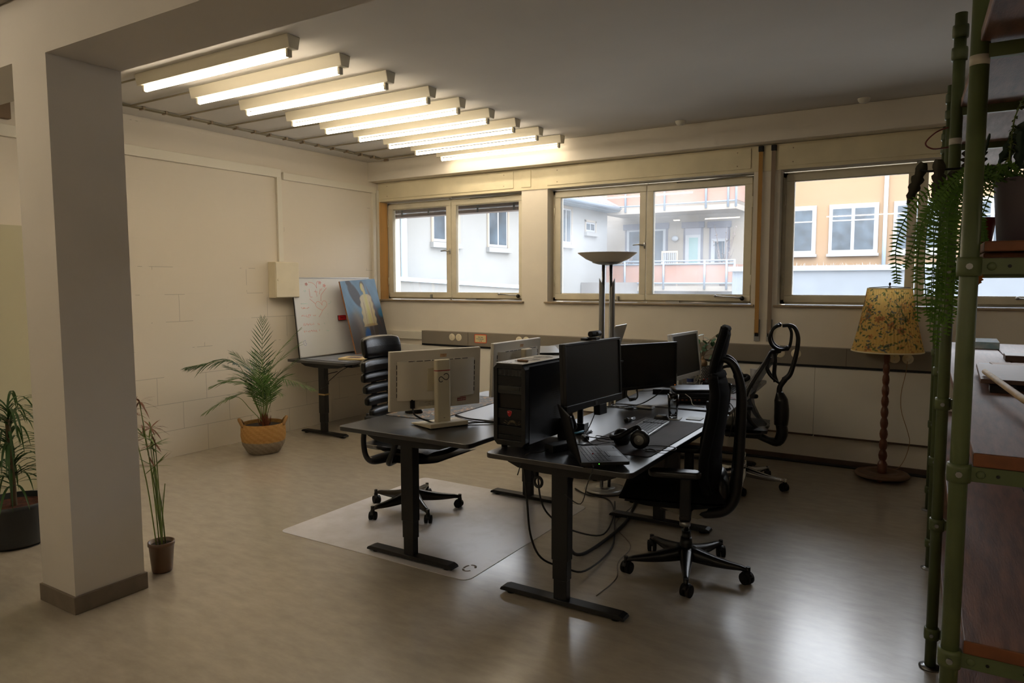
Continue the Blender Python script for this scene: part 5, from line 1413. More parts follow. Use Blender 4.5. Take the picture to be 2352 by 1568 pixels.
for k in range(7): g.box(-.2+k*.065,-.165+k*.065,.2,.22,.4,1.12)
obj('slats', g, M_pvc, t2); obj('frame', MB().box(-.27,.29,.19,.23,1.1,1.16).box(-.27,.29,-.2,.2,.4,.44).box(-.27,-.23,.19,.23,0,1.1).box(.25,.29,.19,.23,0,1.1), mat('bench_wood', rgb(196,176,150), .7), t2)
def twigs(label, loc, h, w, n, seed, gap=.0):
    t = thing('balcony_plant', label, 'plant', loc)
    r = random.Random(seed); m = MB()
    for k in range(n):
        x, y = r.uniform(-w,w), r.uniform(-.15,.15); hh = h*r.uniform(.5,1)
        m.tube([(x*.15,y*.2,.25),(x*.5,y*.6,.25+hh*.5),(x,y,.25+hh)], [.014,.010,.004], 5, smooth_path=3)
        for j in range(5):
            f = r.uniform(.4,1); m.blade((x*f,y,.25+hh*f),(x*f+r.uniform(-.09,.09),y+r.uniform(-.05,.05),.25+hh*f+r.uniform(-.04,.08)),.05)
    obj('twigs', m, mat('twig_brown', rgb(122,110,104), .9), t)
    obj('pot', MB().lathe([(0,0),(.12,0),(.15,.28),(0,.28)], n=16), mat('pot_outdoor', rgb(120,100,90), .8), t)
twigs('bare climbing shrub at the right end of the lower balcony', (-6.25,22.95,1.46), 1.75, .42, 16, 4)
twigs('dark dry plants at the left end of the lower balcony', (-9.65,22.9,1.46), 1.0, .40, 30, 5)
# apricot building with white windows
t = thing('apricot_house', 'apricot coloured house with white windows seen through the right window', 'house', (0, 24.02, -3.5))
obj('wall', MB().box(-5.18,14,0,5,0,8.6), M_wyel, t)
def awin(x0):
    w = obj('window', MB().box(x0,x0+1.36,-.05,.01,5.94,7.44), M_pvc, t)
    obj('sill', MB().box(x0-.04,x0+1.40,-.12,-.0,5.86,5.94), M_pvc, w)
    for k in (0,1):
        a = x0+.10+k*.62
        obj('pane', MB().box(a,a+.52,-.058,-.048,6.06,6.92), M_owin, w); obj('pane', MB().box(a,a+.52,-.058,-.048,6.97,7.30), M_owin, w)
        obj('sash_line', MB().box(a-.03,a+.55,-.066,-.05,6.925,6.965), M_pvc, w)
for k in range(6): awin(-5.06+1.735*k if k == 0 else -3.33+1.755*(k-1))
for x in (-1.79, 4.0): obj('downpipe', MB().cyl((x,-.1,5.0),(x,-.1,9.5),.055,12), M_pipe, t)
t = thing('boundary_wall', 'pale blue grey wall with a rough capped top in front of the apricot house', 'wall', (0,20,-3.5))
obj('masonry', MB().box(-5.2,14,0,.3,0,5.38), M_wgrey, t)
obj('capping', MB().box(-5.3,14,-.08,.38,5.38,5.51), M_zinc, t)
r = random.Random(5); g = MB()
for k in range(260):
    x = r.uniform(-5.2,4); g.blade((x,.1,5.5),(x+r.uniform(-.06,.06),.1+r.uniform(-.05,.05),5.5+r.uniform(.02,.10)*(2 if r.random()<.1 else 1)),.02,n=1)
o = obj('moss', g, mat('moss_grey', rgb(176,178,176), .9), t); o['kind'] = 'stuff'
# external blind above the left window
t = thing('exterior_blind', 'raised brown slatted blind hanging outside at the top of the left window', 'blind', (-5.05, 6.99, 0))
M_slat = mat('slat_brown', rgb(74,52,42), .5)
for k, z in enumerate((2.545,2.495,2.440)):
    obj('slat', MB().cb((0,0,z),(2.05,.05,.036 if k<2 else .044), rot=RX(-.25)), M_slat, t, bev=.004)
for x in (-.87,-.45,.28,.78): obj('ladder_cord', MB().box(x-.012,x+.012,-.032,-.028,2.43,2.58), M_black, t)
# ================================================================ LAMPS
t = thing('floor_lamp', 'silver uplighter floor lamp with shallow bowl and paired poles behind the desks', 'lamp', (-2.232,4.985,0))
obj('base', MB().lathe([(0,.028),(.12,.028),(.158,.022),(.162,.014),(.156,.006),(0,.006)], n=48), mat('lamp_base_silver', rgb(168,168,166), .35, metal=.7), t)
obj('base_ring', MB().lathe([(0,.032),(.070,.032),(.076,.028)], n=32), M_alu, t)
obj('base_pad', MB().lathe([(0,0),(.15,0),(.15,.006)], n=32), M_rubber, t)
for sx in (-1, 1):
    # direction across the view so both tubes show
    dx, dy = .040*sx*.85, .040*sx*.52
    P = obj('pole', MB().cyl((dx*.72,dy*.72,.03),(dx*.72,dy*.72,1.77),.0125,16), M_steel, t)
    sl = MB(); n = 20; vs = []
    for k in range(n):
        a = 2*PI*k/n; c = math.cos(a)*dx/.04+math.sin(a)*dy/.04
        for z in (.14, 1.62-.05*(-c)+.02): vs.append((dx+.0205*math.cos(a), dy+.0205*math.sin(a), z if z < 1 else 1.60+.045*c))
    sl.add(vs, [(2*k, 2*((k+1)%n), 2*((k+1)%n)+1, 2*k+1) for k in range(n)], 0, True)
    obj('sleeve', sl, M_steel, P)
obj('bowl', MB().lathe([(.0,.0),(.10,.008),(.16,.034),(.20,.062),(.222,.078),(.224,.082),(.20,.074),(.15,.045),(.08,.018),(0,.012)], c=(0,0,1.752), n=48), leafmat('bowl_frosted', rgb(228,222,210), .35, (.75,.70,.62)), t)
obj('bowl_cap', MB().lathe([(0,-.010),(.02,-.009),(.07,-.003),(.115,.010),(.112,.013),(0,.004)], c=(0,0,1.750), n=36), M_alu, t)

# floral floor lamp
def pleat_col(u, v, seed=[None]):
    pass
LX, LY = -.432, 6.47
t = thing('floor_lamp', 'old floor lamp with floral fabric shade and turned wooden stem by the right window', 'lamp', (LX, LY, 0))
M_turn = mat('turned_wood', rgb(98,54,32), .35, var=.2, scale=14, stretch=(1,1,.2), spec=.6)
obj('base', MB().lathe([(0,.030),(.07,.052),(.10,.058),(.104,.063),(.135,.060),(.165,.056),(.170,.060),(.195,.052),(.207,.040),(.203,.030),(.18,.024),(0,.024)], n=48), mat('turned_wood_base', rgb(104,78,58), .4, var=.15, scale=10), t)
ft = MB()
for k in range(3): a = 2*PI*k/3-1.6; ft.ball((.14*math.cos(a),.14*math.sin(a),.014),.022,10,0,(1,1,.65))
obj('foot', ft, mat('foot_wood', rgb(140,84,46), .5), t)
P = [(.036,.052),(.037,.125),(.032,.13),(.027,.145)]; z = .15
nb = 11; zz = (1.13-.15)/nb
for k in range(nb):
    r0 = .0235 - .0004*k; r1 = .0335-.0009*k if k < nb-1 else .024
    for f, rr in ((.0,r0*.86),(.2,r0+(r1-r0)*.55),(.5,r1),(.8,r0+(r1-r0)*.5)): P.append((rr, .15+zz*(k+f)))
P += [(.018,1.13),(.012,1.14),(.012,1.30),(0,1.30)]
obj('stem', MB().lathe(P, n=24), M_turn, t)
obj('harp', MB().tube([(0,0,1.25),(.0,.0,1.585)], .004, 6).tube([(-.15,0,1.562),(0,0,1.572),(.15,0,1.562)], .003, 6).tube([(0,-.15,1.562),(0,0,1.572),(0,.15,1.562)], .003, 6).ball((0,0,1.592),.009,10,0,(1,1,1.5)), M_black, t)
sh = MB(); NU, NV = 360, 120; Z0, Z1, R0, R1 = 1.052, 1.557, .262, .160
def shp(u, v):
    a = 2*PI*u; s_ = 1 - .10*math.sin(v*PI)*.35
    r = (R0+(R1-R0)*v)*s_ + .0035*math.sin(a*60)*(.6+.4*v)
    return (r*math.cos(a), r*math.sin(a), Z0+(Z1-Z0)*v)
sh.grid(shp, NU, NV)
# chintz print: scattered flowers, leaves, birds-and-scrolls in several colours
rr = random.Random(21)
base = (236,202,122)
cols = [[base[0]+rr.uniform(-4,4), base[1]+rr.uniform(-4,4), base[2]+rr.uniform(-5,5)] for _ in range((NU+1)*(NV+1))]
def blot(cu, cv, ru, rv, ang, col, k=.85, ring=False):
    ca, sa = math.cos(ang), math.sin(ang); R_ = max(ru, rv)*1.3
    i0, i1 = int((cu-R_)*NU), int((cu+R_)*NU)+1; j0, j1 = max(0,int((cv-R_*3.1)*NV)), min(NV,int((cv+R_*3.1)*NV)+1)
    for j in range(j0, j1+1):
        for i in range(i0, i1+1):
            du = (i/NU-cu); dv = (j/NV-cv)*.385
            x = (du*ca+dv*sa)/ru; y = (-du*sa+dv*ca)/rv; d = x*x+y*y
            if d < 1 and (not ring or d > .42):
                c = cols[j*(NU+1)+(i % NU)]
                kk = k*(1-.35*d)
                for q in range(3): c[q] = c[q]*(1-kk)+col[q]*kk
greens = [(70,98,62),(92,112,64),(56,84,74),(104,118,76)]; reds = [(186,104,66),(196,124,76),(170,86,66),(204,140,88)]; blues = [(80,98,116),(96,110,124),(70,84,96)]
for k in range(120):
    cu, cv = rr.random(), rr.uniform(.05,.95); kind = rr.random(); a = rr.uniform(0,PI)
    if kind < .42:
        n = rr.randint(4,6); s = rr.uniform(.009,.018); c1 = rr.choice(reds+blues[:1])
        for q in range(n): b_ = a+2*PI*q/n; blot(cu+s*math.cos(b_), cv+s*math.sin(b_)/.385, s*.8, s*.5, b_, c1, .6)
        blot(cu, cv, s*.45, s*.45, 0, (150,110,60), .8)
    elif kind < .7:
        s = rr.uniform(.016,.026); c1 = rr.choice(reds+blues); blot(cu, cv, s, s*.5, a, c1, .7, True); blot(cu+s*.3*math.cos(a), cv+s*.3*math.sin(a)/.385, s*.5, s*.25, a, rr.choice(reds), .55)
        blot(cu+s*math.cos(a), cv+s*math.sin(a)/.385, s*.5, s*.3, a+.8, rr.choice(greens), .7)
    else:
        for q in range(16): blot(cu+rr.uniform(-.018,.018), cv+rr.uniform(-.05,.05), .0022, .0022, 0, (110,116,116), .7)
for k in range(620):
    cu, cv = rr.random(), rr.uniform(.02,.98); s = rr.uniform(.005,.013); blot(cu, cv, s, s*.42, rr.uniform(0,PI), rr.choice(greens+greens+blues), .85)
for k in range(220):
    cu, cv = rr.random(), rr.uniform(.02,.98); s = rr.uniform(.003,.006); blot(cu, cv, s, s*.8, rr.uniform(0,PI), rr.choice(reds), .75)
for k in range(40):
    cu, cv = rr.random(), rr.uniform(.05,.9); a = rr.uniform(.3,1.2)
    for q in range(16): cu += .0022*math.cos(a); cv += .0022*math.sin(a)/.385; a += rr.uniform(-.3,.36); blot(cu, cv, .0021, .0021, 0, (140,112,60), .7)
sh.c = [s2l([min(1,max(0,x/255)) for x in c]) for c in cols]
mps, nt, b = new_mat('floral_fabric')
at_ = nt.nodes.new('ShaderNodeAttribute'); at_.attribute_name = 'paint'
tl = nt.nodes.new('ShaderNodeBsdfTranslucent'); ms = nt.nodes.new('ShaderNodeMixShader'); ms.inputs[0].default_value = .45
nt.links.new(at_.outputs['Color'], b.inputs['Base Color']); nt.links.new(at_.outputs['Color'], tl.inputs[0]); b.inputs['Roughness'].default_value = .85
nt.links.new(b.outputs[0], ms.inputs[1]); nt.links.new(tl.outputs[0], ms.inputs[2]); nt.links.new(ms.outputs[0], nt.nodes['Material Output'].inputs[0])
shade = obj('lamp_shade', sh, mps, t)
M_trimf = mat('shade_trim', rgb(232,216,176), .7)
obj('shade_trim', MB().tube([(R0*math.cos(a),R0*math.sin(a),Z0) for a in [2*PI*k/48 for k in range(48)]], .006, 8, closed=True).tube([(R1*math.cos(a),R1*math.sin(a),Z1) for a in [2*PI*k/48 for k in range(48)]], .004, 8, closed=True), M_trimf, shade)
mb = MB().tube([(-.290,6.622,.975),(-.30,6.61,.86),(-.325,6.60,.70),(-.318,6.60,.55),(-.272,6.60,.40),(-.250,6.60,.30),(-.272,6.58,.18),(-.315,6.56,.09),(-.36,6.54,.07)], .0028, 6, smooth_path=6)
t2 = thing('lamp_plug', 'cream plug with thin brown lead running down to the floral lamp', 'plug', (0,0,0))
obj('lead', mb, mat('lead_brown', rgb(150,120,84), .6), t2)
obj('plug_body', MB().cyl((-.290,6.64,.978),(-.290,6.612,.978),.022,18,0,.016), M_cream, t2)

# ================================================================ PLANTS
def frond(mb, pts, Lf, wf, start=.35, n=26, droop=.06, spread=.9, seed=0, petr=.004, up=0):
    """pinnate frond: petiole path pts; leaflets Lf long on the outer part"""
    r = random.Random(seed)
    P = [Vector(p) for p in pts]; q = []; N = len(P)
    for i in range(N-1):
        a,b,c,d = P[max(i-1,0)],P[i],P[i+1],P[min(i+2,N-1)]
        for k in range(10):
            t_ = k/10; q.append(.5*((2*b)+(c-a)*t_+(2*a-5*b+4*c-d)*t_*t_+(3*b-a-3*c+d)*t_**3))
    q.append(P[-1]); M_ = len(q)-1
    mb.tube(q[::2]+([q[-1]] if M_%2 else []), [petr*(1-.75*i/max(1,len(q[::2]))) for i in range(len(q[::2])+(1 if M_%2 else 0))], 5, 1)
    for k in range(n):
        f = start+(1-start)*k/(n-1); x = f*M_; i = min(int(x), M_-1); p = q[i]+(q[i+1]-q[i])*(x-i)
        d = (q[min(i+1,M_)]-q[max(i-1,0)]).normalized()
        sd = d.cross(Vector((0,0,1)));
        if sd.length < .25: sd = Vector((math.cos(seed), math.sin(seed), 0))
        sd.normalize(); g = (k/(n-1)); L_ = Lf*(math.sin(PI*min(1,.18+.82*g*.85+.05))**.8)*r.uniform(.75,1.15)
        for s in (-1,1):
            dirv = (sd*s*spread*(1-.45*g) + d*(.55+.6*g) + Vector((0,0,up+r.uniform(-.12,.12)))).normalized()
            mb.blade(p, p+dirv*L_, wf, droop*L_*6*r.uniform(.7,1.3), 0, d, 4)
t = thing('potted_palm', 'areca palm in a woven tan and grey basket standing by the left block wall', 'plant', (-5.56,4.465,0))
def basket(u, v):
    a = 2*PI*u; prof = [(.0,.135),(.08,.155),(.3,.190),(.6,.203),(.85,.200),(1,.193)]
    for i in range(len(prof)-1):
        if prof[i][0] <= v <= prof[i+1][0]:
            f = (v-prof[i][0])/(prof[i+1][0]-prof[i][0]); r = prof[i][1]+(prof[i+1][1]-prof[i][1])*f; break
    z = v*.285; r += .0035*abs(math.sin(z*PI/.0125)) + .0012*math.sin(a*90+math.floor(z/.0125)*2)
    return (r*math.cos(a), r*math.sin(a), z)
bm = MB().grid(basket, 120, 110)
bm.c = []
for j in range(111):
    for i in range(121):
        v = j/110; n = rnd.uniform(-10,10)+6*math.sin(i*.9+j*.3)
        k = min(1,max(0,(v-.40+rnd.uniform(-.015,.015))/.02)); c = [(150,138,122)[q]*(1-k)+(190,146,88)[q]*k+n for q in range(3)]
        bm.c.append(s2l([min(1,max(0,x/255)) for x in c]))
bk = obj('basket', bm, painted('woven_seagrass', .85, .2), t)
obj('basket_base', MB().lathe([(0,.002),(.137,.002)], n=30), M_soil, t)
M_bh = mat('basket_handle', rgb(150,112,66), .85, bump=.4, bscale=120)
for s in (-1, 1):
    hx, hy, tx_, ty_ = s*.63, s*.78, -.78, .63
    hb = MB(); hb.tube([(hx*r_+tx_*q_, hy*r_+ty_*q_, z_) for r_, q_, z_ in ((.178,-.085,.265),(.198,-.055,.300),(.214,0,.325),(.198,.055,.300),(.178,.085,.265))], .015, 8, smooth_path=5)
    obj('handle', hb, M_bh, bk)

obj('soil', MB().lathe([(0,.265),(.188,.25)], n=30), M_soil, t)
sb = MB(); r = random.Random(3)
for k in range(34):
    a = r.uniform(0,2*PI); rr_ = r.uniform(0,.055); sb.blade((.02+rr_*math.cos(a), rr_*math.sin(a), .245),(.02+rr_*1.3*math.cos(a), rr_*1.3*math.sin(a),.245+r.uniform(.06,.15)),.016,0,0,(math.sin(a),-math.cos(a),0),2)
obj('stem_sheath', sb, mat('sheath_brown', rgb(120,64,36), .8, var=.3, scale=30), t)
B = (.02,0,.27)
o_ = Vector((-5.56,4.465,0))
fl = [ # (mid, end world, leaflets L, start, n, droop)
 ((-5.70,4.28,.82),(-5.82,3.90,.88),.21,.58,30,.10),((-5.70,4.26,.50),(-5.82,4.03,.44),.13,.60,22,.05),
 ((-5.66,4.34,.66),(-5.82,4.14,.68),.17,.42,26,.06),((-5.57,4.48,.75),(-5.565,4.50,1.26),.19,.62,16,.01),
 ((-5.52,4.55,.80),(-5.33,4.72,1.17),.17,.60,16,.04),((-5.50,4.50,.72),(-5.22,4.62,1.05),.18,.55,16,.03),
 ((-5.60,4.42,.70),(-5.80,4.36,.95),.20,.42,24,.03),((-5.36,4.50,.66),(-4.99,4.56,.66),.19,.40,26,.05),
 ((-5.40,4.42,.58),(-5.16,4.36,.62),.17,.35,22,.04),((-5.64,4.40,.66),(-5.80,4.28,.84),.18,.42,24,.04),
 ((-5.56,4.46,.60),(-5.62,4.44,.94),.19,.30,24,.02),((-5.62,4.38,.52),(-5.76,4.26,.56),.15,.40,22,.05),
 ((-5.48,4.52,.62),(-5.24,4.60,.90),.20,.35,24,.03),((-5.62,4.36,.60),(-5.78,4.20,.72),.17,.45,22,.06),
 ((-5.48,4.40,.62),(-5.30,4.20,.84),.18,.40,20,.04),((-5.60,4.52,.62),(-5.74,4.62,.92),.18,.40,20,.04)]
for k, (m_, e, Lf, st_, n, dr) in enumerate(fl):
    m = MB(); m_ = Vector(m_)-o_; e = Vector(e)-o_
    pre = Vector(B)*.55+m_*.45; tip = e+(e-m_)*.04-Vector((0,0,.02))
    frond(m, [B, pre+Vector((0,0,.04)), m_+Vector((0,0,.05)), tip], Lf, .0125, st_, n, dr*.5, (.8,1.1,.6)[k%3], k+1, .0045)
    obj('frond', m, [M_leaf if k % 3 else M_leafd, M_stem], t)
# papyrus behind the pillar
t = thing('potted_papyrus', 'tall thin papyrus with umbrella leaf tufts in a brown pot behind the pillar', 'plant', (-3.728,2.275,0))
obj('pot', MB().lathe([(0,0),(.050,0),(.054,.01),(.066,.150),(.070,.152),(.070,.172),(.064,.172),(.062,.150),(0,.148)], n=30), mat('pot_brown', rgb(104,78,58), .35, spec=.5), t)
obj('soil', MB().lathe([(0,.151),(.063,.151)], n=20), M_soil, t)
tops = [(-.115,-.02,.955,'dry'),(-.20,-.03,.885,'dry'),(-.078,-.02,.755,'g'),(.018,-.02,.735,'g'),(-.008,-.015,.60,'g'),(-.06,0,.70,'g'),(-.10,.03,.80,'dry'),(.028,.02,.50,None),(-.075,.02,.42,None)]
stm = MB(); tg = MB(); td = MB(); r = random.Random(9)
for k, (x, y, z, kd) in enumerate(tops):
    bx, by = r.uniform(-.035,.03), r.uniform(-.03,.03)
    stm.tube([(bx,by,.145),(bx+(x-bx)*.35,by+(y-by)*.3,.145+(z-.145)*.5),(x,y,z)], [.0042,.0036,.0026], 6, smooth_path=4)
    if kd:
        n = 17
        for q in range(n):
            a = 2*PI*q/n+r.uniform(-.15,.15); L_ = r.uniform(.075,.125); el = r.uniform(-.35,.75)
            d = Vector((math.cos(a)*math.cos(el), math.sin(a)*math.cos(el), math.sin(el)))
            (td if (kd == 'dry' and r.random() < .65) or r.random() < .18 else tg).blade((x,y,z),(x+d.x*L_,y+d.y*L_,z+d.z*L_),.0095,r.uniform(.0,.05 if kd=='dry' else .02))
for q in range(4): tg.blade((.0,0,.3),(.02,.01,.45),.006)
obj('stems', stm, M_stem, t); obj('leaf_tufts', tg, mat('papyrus_green', rgb(96,116,48), .6, var=.3, scale=20), t); obj('dry_leaves', td, M_brownleaf, t)
# dracaena at the left edge
t = thing('potted_dracaena', 'bushy plant with long arching leaves in a black pot at the left edge', 'plant', (-4.93,2.06,0))
obj('pot', MB().lathe([(0,0),(.16,0),(.185,.02),(.205,.24),(.208,.27),(.198,.27),(.19,.22),(0,.22)], n=36), mat('pot_charcoal', rgb(40,42,44), .4), t)
obj('soil', MB().lathe([(0,.235),(.192,.235)], n=24), mat('bark_mulch', rgb(96,52,36), .9, var=.5, scale=40), t)
obj('trunk', MB().tube([(0,0,.22),(.0,.0,.45),(-.02,.0,.78)], [.02,.016,.014], 8, smooth_path=4), mat('trunk_brown', rgb(110,92,68), .8), t)
r = random.Random(13)
for c in range(3):
    lf = MB()
    for k in range(46):
        a = r.uniform(0,2*PI); z0_ = (.80,.62,.42)[c]+r.uniform(-.08,.06); L_ = r.uniform(.24,.44)
        el = r.uniform(.2,1.2); d = Vector((math.cos(a)*math.cos(el), math.sin(a)*math.cos(el), math.sin(el)))
        P = [Vector((-.01,0,z0_)), Vector((-.01,0,z0_))+d*L_*.4, Vector((-.01,0,z0_))+Vector((d.x,d.y,0)).normalized()*L_*.75+Vector((0,0,d.z*L_*.35)), Vector((-.01,0,z0_))+Vector((d.x,d.y,0)).normalized()*L_*.98-Vector((0,0,r.uniform(.05,.22)))]
        sd = Vector((-math.sin(a), math.cos(a), 0)); vs = []; n = 8
        for i in range(n+1):
            u = i/n; p = ((1-u)**3)*P[0]+3*u*(1-u)**2*P[1]+3*u*u*(1-u)*P[2]+u**3*P[3]
            w = .0075*math.sin(PI*min(1,.15+.85*u))**.6 if i < n else .0005
            vs += [p-sd*w+Vector((0,0,.0015)), p, p+sd*w+Vector((0,0,.0015))]
        fs = []
        for i in range(n): fs += [(3*i,3*i+1,3*i+4,3*i+3),(3*i+1,3*i+2,3*i+5,3*i+4)]
        lf.add(vs, fs, 0, True)
    obj('leaf_crown', lf, M_leafd, t)
t = thing('pouf', 'rounded black leather seat edge in front of the dark plant pot at the left edge', 'seat', (-4.24,1.47,0))
obj('cushion', MB().lathe([(0,0),(.12,0),(.155,.04),(.172,.20),(.165,.34),(.13,.405),(.06,.425),(0,.425)], n=36), M_leather, t)
obj('seam', MB().tube([(.174*math.cos(a),.174*math.sin(a),.22) for a in [2*PI*k/40 for k in range(40)]], .003, 6, closed=True), M_black, t)
# floor cables under the desks
def fcable(label, pts, r=.005, m=None): 
    return single('floor_cable', MB().tube(pts, r, 8, smooth_path=6), m or M_cable, label, 'cable')
fcable('thick black cable curving over the floor between the desk legs and the silver lamp', [(-1.62,3.22,.66),(-1.70,3.30,.40),(-1.78,3.5,.12),(-1.80,3.70,.012),(-1.78,4.0,.012),(-1.80,4.35,.012),(-1.86,4.62,.012),(-1.95,4.95,.012),(-2.0,5.3,.012)], .010)
fcable('black cable hanging in a deep loop under the near end of the front desk', [(-1.86,3.12,.68),(-1.84,3.12,.50),(-1.83,3.14,.30),(-1.80,3.20,.16),(-1.72,3.30,.09),(-1.66,3.45,.03),(-1.70,3.9,.006),(-1.9,4.4,.006),(-2.05,4.75,.006)], .0055)
fcable('black cable looping down behind the front desk column towards the silver lamp base', [(-1.80,3.16,.68),(-1.79,3.18,.48),(-1.76,3.26,.36),(-1.74,3.5,.22),(-1.80,4.0,.04),(-1.95,4.5,.006),(-2.12,4.78,.006),(-2.3,4.80,.006),(-2.45,4.9,.006)], .005)
fcable('thin grey cable lying on the floor beside the front desk column', [(-1.50,3.25,.003),(-1.50,3.5,.003),(-1.58,3.72,.003),(-1.62,4.0,.003),(-1.85,4.3,.003),(-1.9,4.7,.003)], .0028, M_trunk)
t = thing('cable_coil', 'small coil of black cable hanging under the near edge of the front desk', 'cable', (-1.77,3.10,.60))
obj('coil', MB().tube([(.022*math.cos(a)+.01,0,.026*math.sin(a)) for a in [2*PI*k/16 for k in range(16)]], .008, 8, closed=True).tube([(.0,0,.03),(-.01,.0,.07),(-.02,.0,.11)],.012,8), M_cable, t)
mb = MB().box(-.035,.035,-.03,.03,0,.035)
# pale light switch plate left of deskless wall etc. kept minimal
# ================================================================ GREEN SHELF
M_board = mat('old_scaffold_board', rgb(112,76,58), .55, spec=.5, var=.3, scale=5, stretch=(9,1,9), bump=.15, bscale=30)
M_boardp = mat('old_scaffold_board_pale', rgb(138,110,98), .6, spec=.4, var=.3, scale=5, stretch=(9,1,9), bump=.2, bscale=30)
M_edge = mat('board_edge_orange', rgb(116,66,36), .6, var=.25, scale=12, stretch=(1,4,1))
PX = [.033,-.016,-.048,-.083]; PY = [2.17,3.36,4.55,5.73]
t = thing('scaffold_shelf', 'tall shelf of green painted scaffold tubes with old wooden boards at the right', 'shelf', (0,0,0))
DEPTH = 1.0
lv = [.150,.617,1.120,1.655]; top = [2.19,2.285,2.33,2.36]
for i, (x, y) in enumerate(zip(PX, PY)):
    for bx in (0, DEPTH):
        p = obj('post', MB().cyl((x+bx,y,.012),(x+bx,y,2.655),.0215,20), M_green, t)
        obj('foot_plate', MB().lathe([(0,0),(.042,0),(.042,.006),(.02,.012),(0,.012)], c=(x+bx,y,0), n=20), M_steel, p)
        for z in lv+[2.50,2.585]: obj('collar', MB().lathe([(.0215,-.024),(.0275,-.024),(.0285,-.012),(.0285,.012),(.0275,.024),(.0215,.024)], c=(x+bx,y,z), n=20), M_green, p)
        tp = MB().lathe([(.0217,-.012),(.0222,-.012),(.0222,.012),(.0217,.012)], c=(x+bx,y,2.165), n=20); obj('tape_band', tp, mat('tape_white', rgb(196,190,176), .6), p)
        for z in lv:
            obj('bolt', MB().cyl((x+bx,y-.034,z),(x+bx,y-.026,z),.008,8), M_steel, p)
    for z in lv: obj('crossbar', MB().box(x+.02,x+DEPTH-.02,y-.006,y+.006,z-.020,z+.020).box(x+.02,x+DEPTH-.02,y+.005,y+.026,z-.020,z-.014), M_green, t, bev=.001)
    obj('crossbar', MB().box(x-.0,x+DEPTH,y-.012,y+.012,top[i]-.022,top[i]+.012), M_green, t, bev=.001)
    if i == 0:
        hl = MB()
        for z in lv:
            for q in (.085,.165,.30): hl.cyl((x+q,y-.0072,z),(x+q,y-.0058,z),.0045,8)
        obj('bolt_hole', hl, M_black, t)
        for z in lv: obj('rivet', MB().ball((x+.048,y-.006,z),.011,10,0,(1,.45,1)), M_green, t)
def board(x0, x1, ya, yb, z0_, z1_, m=None, dz=0, nm='shelf_board'):
    mb = MB(); xa = lambda y: -.0305*(y-2.17)
    mb.add([(x0+xa(ya),ya,z0_),(x1+xa(ya),ya,z0_),(x1+xa(yb),yb,z0_+dz),(x0+xa(yb),yb,z0_+dz),(x0+xa(ya),ya,z1_),(x1+xa(ya),ya,z1_),(x1+xa(yb),yb,z1_+dz),(x0+xa(yb),yb,z1_+dz)],
        [(0,3,2,1),(4,5,6,7),(0,1,5,4),(1,2,6,5),(2,3,7,6),(3,0,4,7)], 0)
    mb.m[2] = 1
    return obj(nm, mb, [m or M_board, M_edge], t, bev=.004)
for a, c in ((.062,.36),(.365,.66),(.665,.97)):
    for z in (.172,.640,1.142): board(a, c, 2.155, 6.0, z, z+.036)
    board(a, c, 2.19, 3.30, 1.677, 1.690, M_boardp); board(a, c, 2.155, 3.30, 1.692, 1.718)
    for k in range(3):
        board(a-.03, c-.03, PY[k]-.03 if k else 1.50, PY[k+1], top[k]+.014-(0 if k else .045), top[k]+.045-(0 if k else .045), M_boardp if k else M_board, top[k+1]-top[k]-.004+(0 if k else .045))
# red loop of wire at the third post
obj('wire_loop', MB().tube([(-.048,4.55,2.44),(-.11,4.45,2.40),(-.155,4.40,2.34),(-.12,4.42,2.31),(-.05,4.50,2.325)], .004, 6, smooth_path=5), mat('wire_red', rgb(110,40,36), .5), t)

# things on the shelf board at chest height
ZBD = 1.178
def slab(name, label, cat, x0, x1, y0, y1, z0_, h, m, rz=0, bev=.002):
    cx, cy = (x0+x1)/2, (y0+y1)/2
    return single(name, MB().box(-(x1-x0)/2,(x1-x0)/2,-(y1-y0)/2,(y1-y0)/2,0,h), m, label, cat, (cx,cy,z0_), rz, bev)
slab('package', 'shiny pale blue plastic wrapped package at the far end of the shelf', 'package', .03,.27,5.50,5.86,ZBD,.045, mat('package_foil', rgb(150,190,214), .15, spec=.8, col2=rgb(214,226,234), scale=14))
slab('wood_panel', 'brown wooden panel propped on a small box on the chest high shelf board', 'panel', .11,.62,3.42,4.05,ZBD+.028,.018, mat('panel_brown', rgb(112,88,76), .5, var=.1, scale=8, stretch=(1,6,1)))
slab('cassette_box', 'small black box with glossy top under the propped wooden panel', 'box', .14,.23,3.36,3.46,ZBD,.026, M_black2)
slab('block', 'black wooden block under the far edge of the propped panel', 'block', .40,.52,3.5,3.9,ZBD,.026, M_black2)
slab('paper_stack', 'thin stack of striped veneer strips on the shelf board', 'papers', .20,.60,4.15,4.55,ZBD,.010, mat('veneer', rgb(176,150,128), .6, var=.25, scale=6, stretch=(1,14,1)), .1)
slab('slate_sheet', 'small grey sheet beside the striped veneer strips', 'sheet', .13,.21,4.15,4.5,ZBD,.006, mat('slate', rgb(96,92,92), .5))
slab('wooden_block', 'dark brown square block lying further back on the shelf board', 'block', .26,.42,4.72,4.9,ZBD,.032, mat('block_brown', rgb(86,66,56), .5))
mb = MB().tube([(.128,3.55,ZBD+.062),(.215,2.83,ZBD+.052),(.34,2.40,ZBD+.045)], [.011,.012,.0125], 12)
single('wooden_stick', mb, mat('stick_pale', rgb(186,158,108), .5, var=.15, scale=20), 'pale wooden stick lying across the propped panel on the shelf', 'stick')
single('leaning_board', MB().cb((0,0,.22),(.02,.16,.46), rot=RY(.5)), M_boardp, 'short board leaning on the lowest shelf at the bottom right corner', 'board', (.34,2.30,.70), .2, bev=.003)

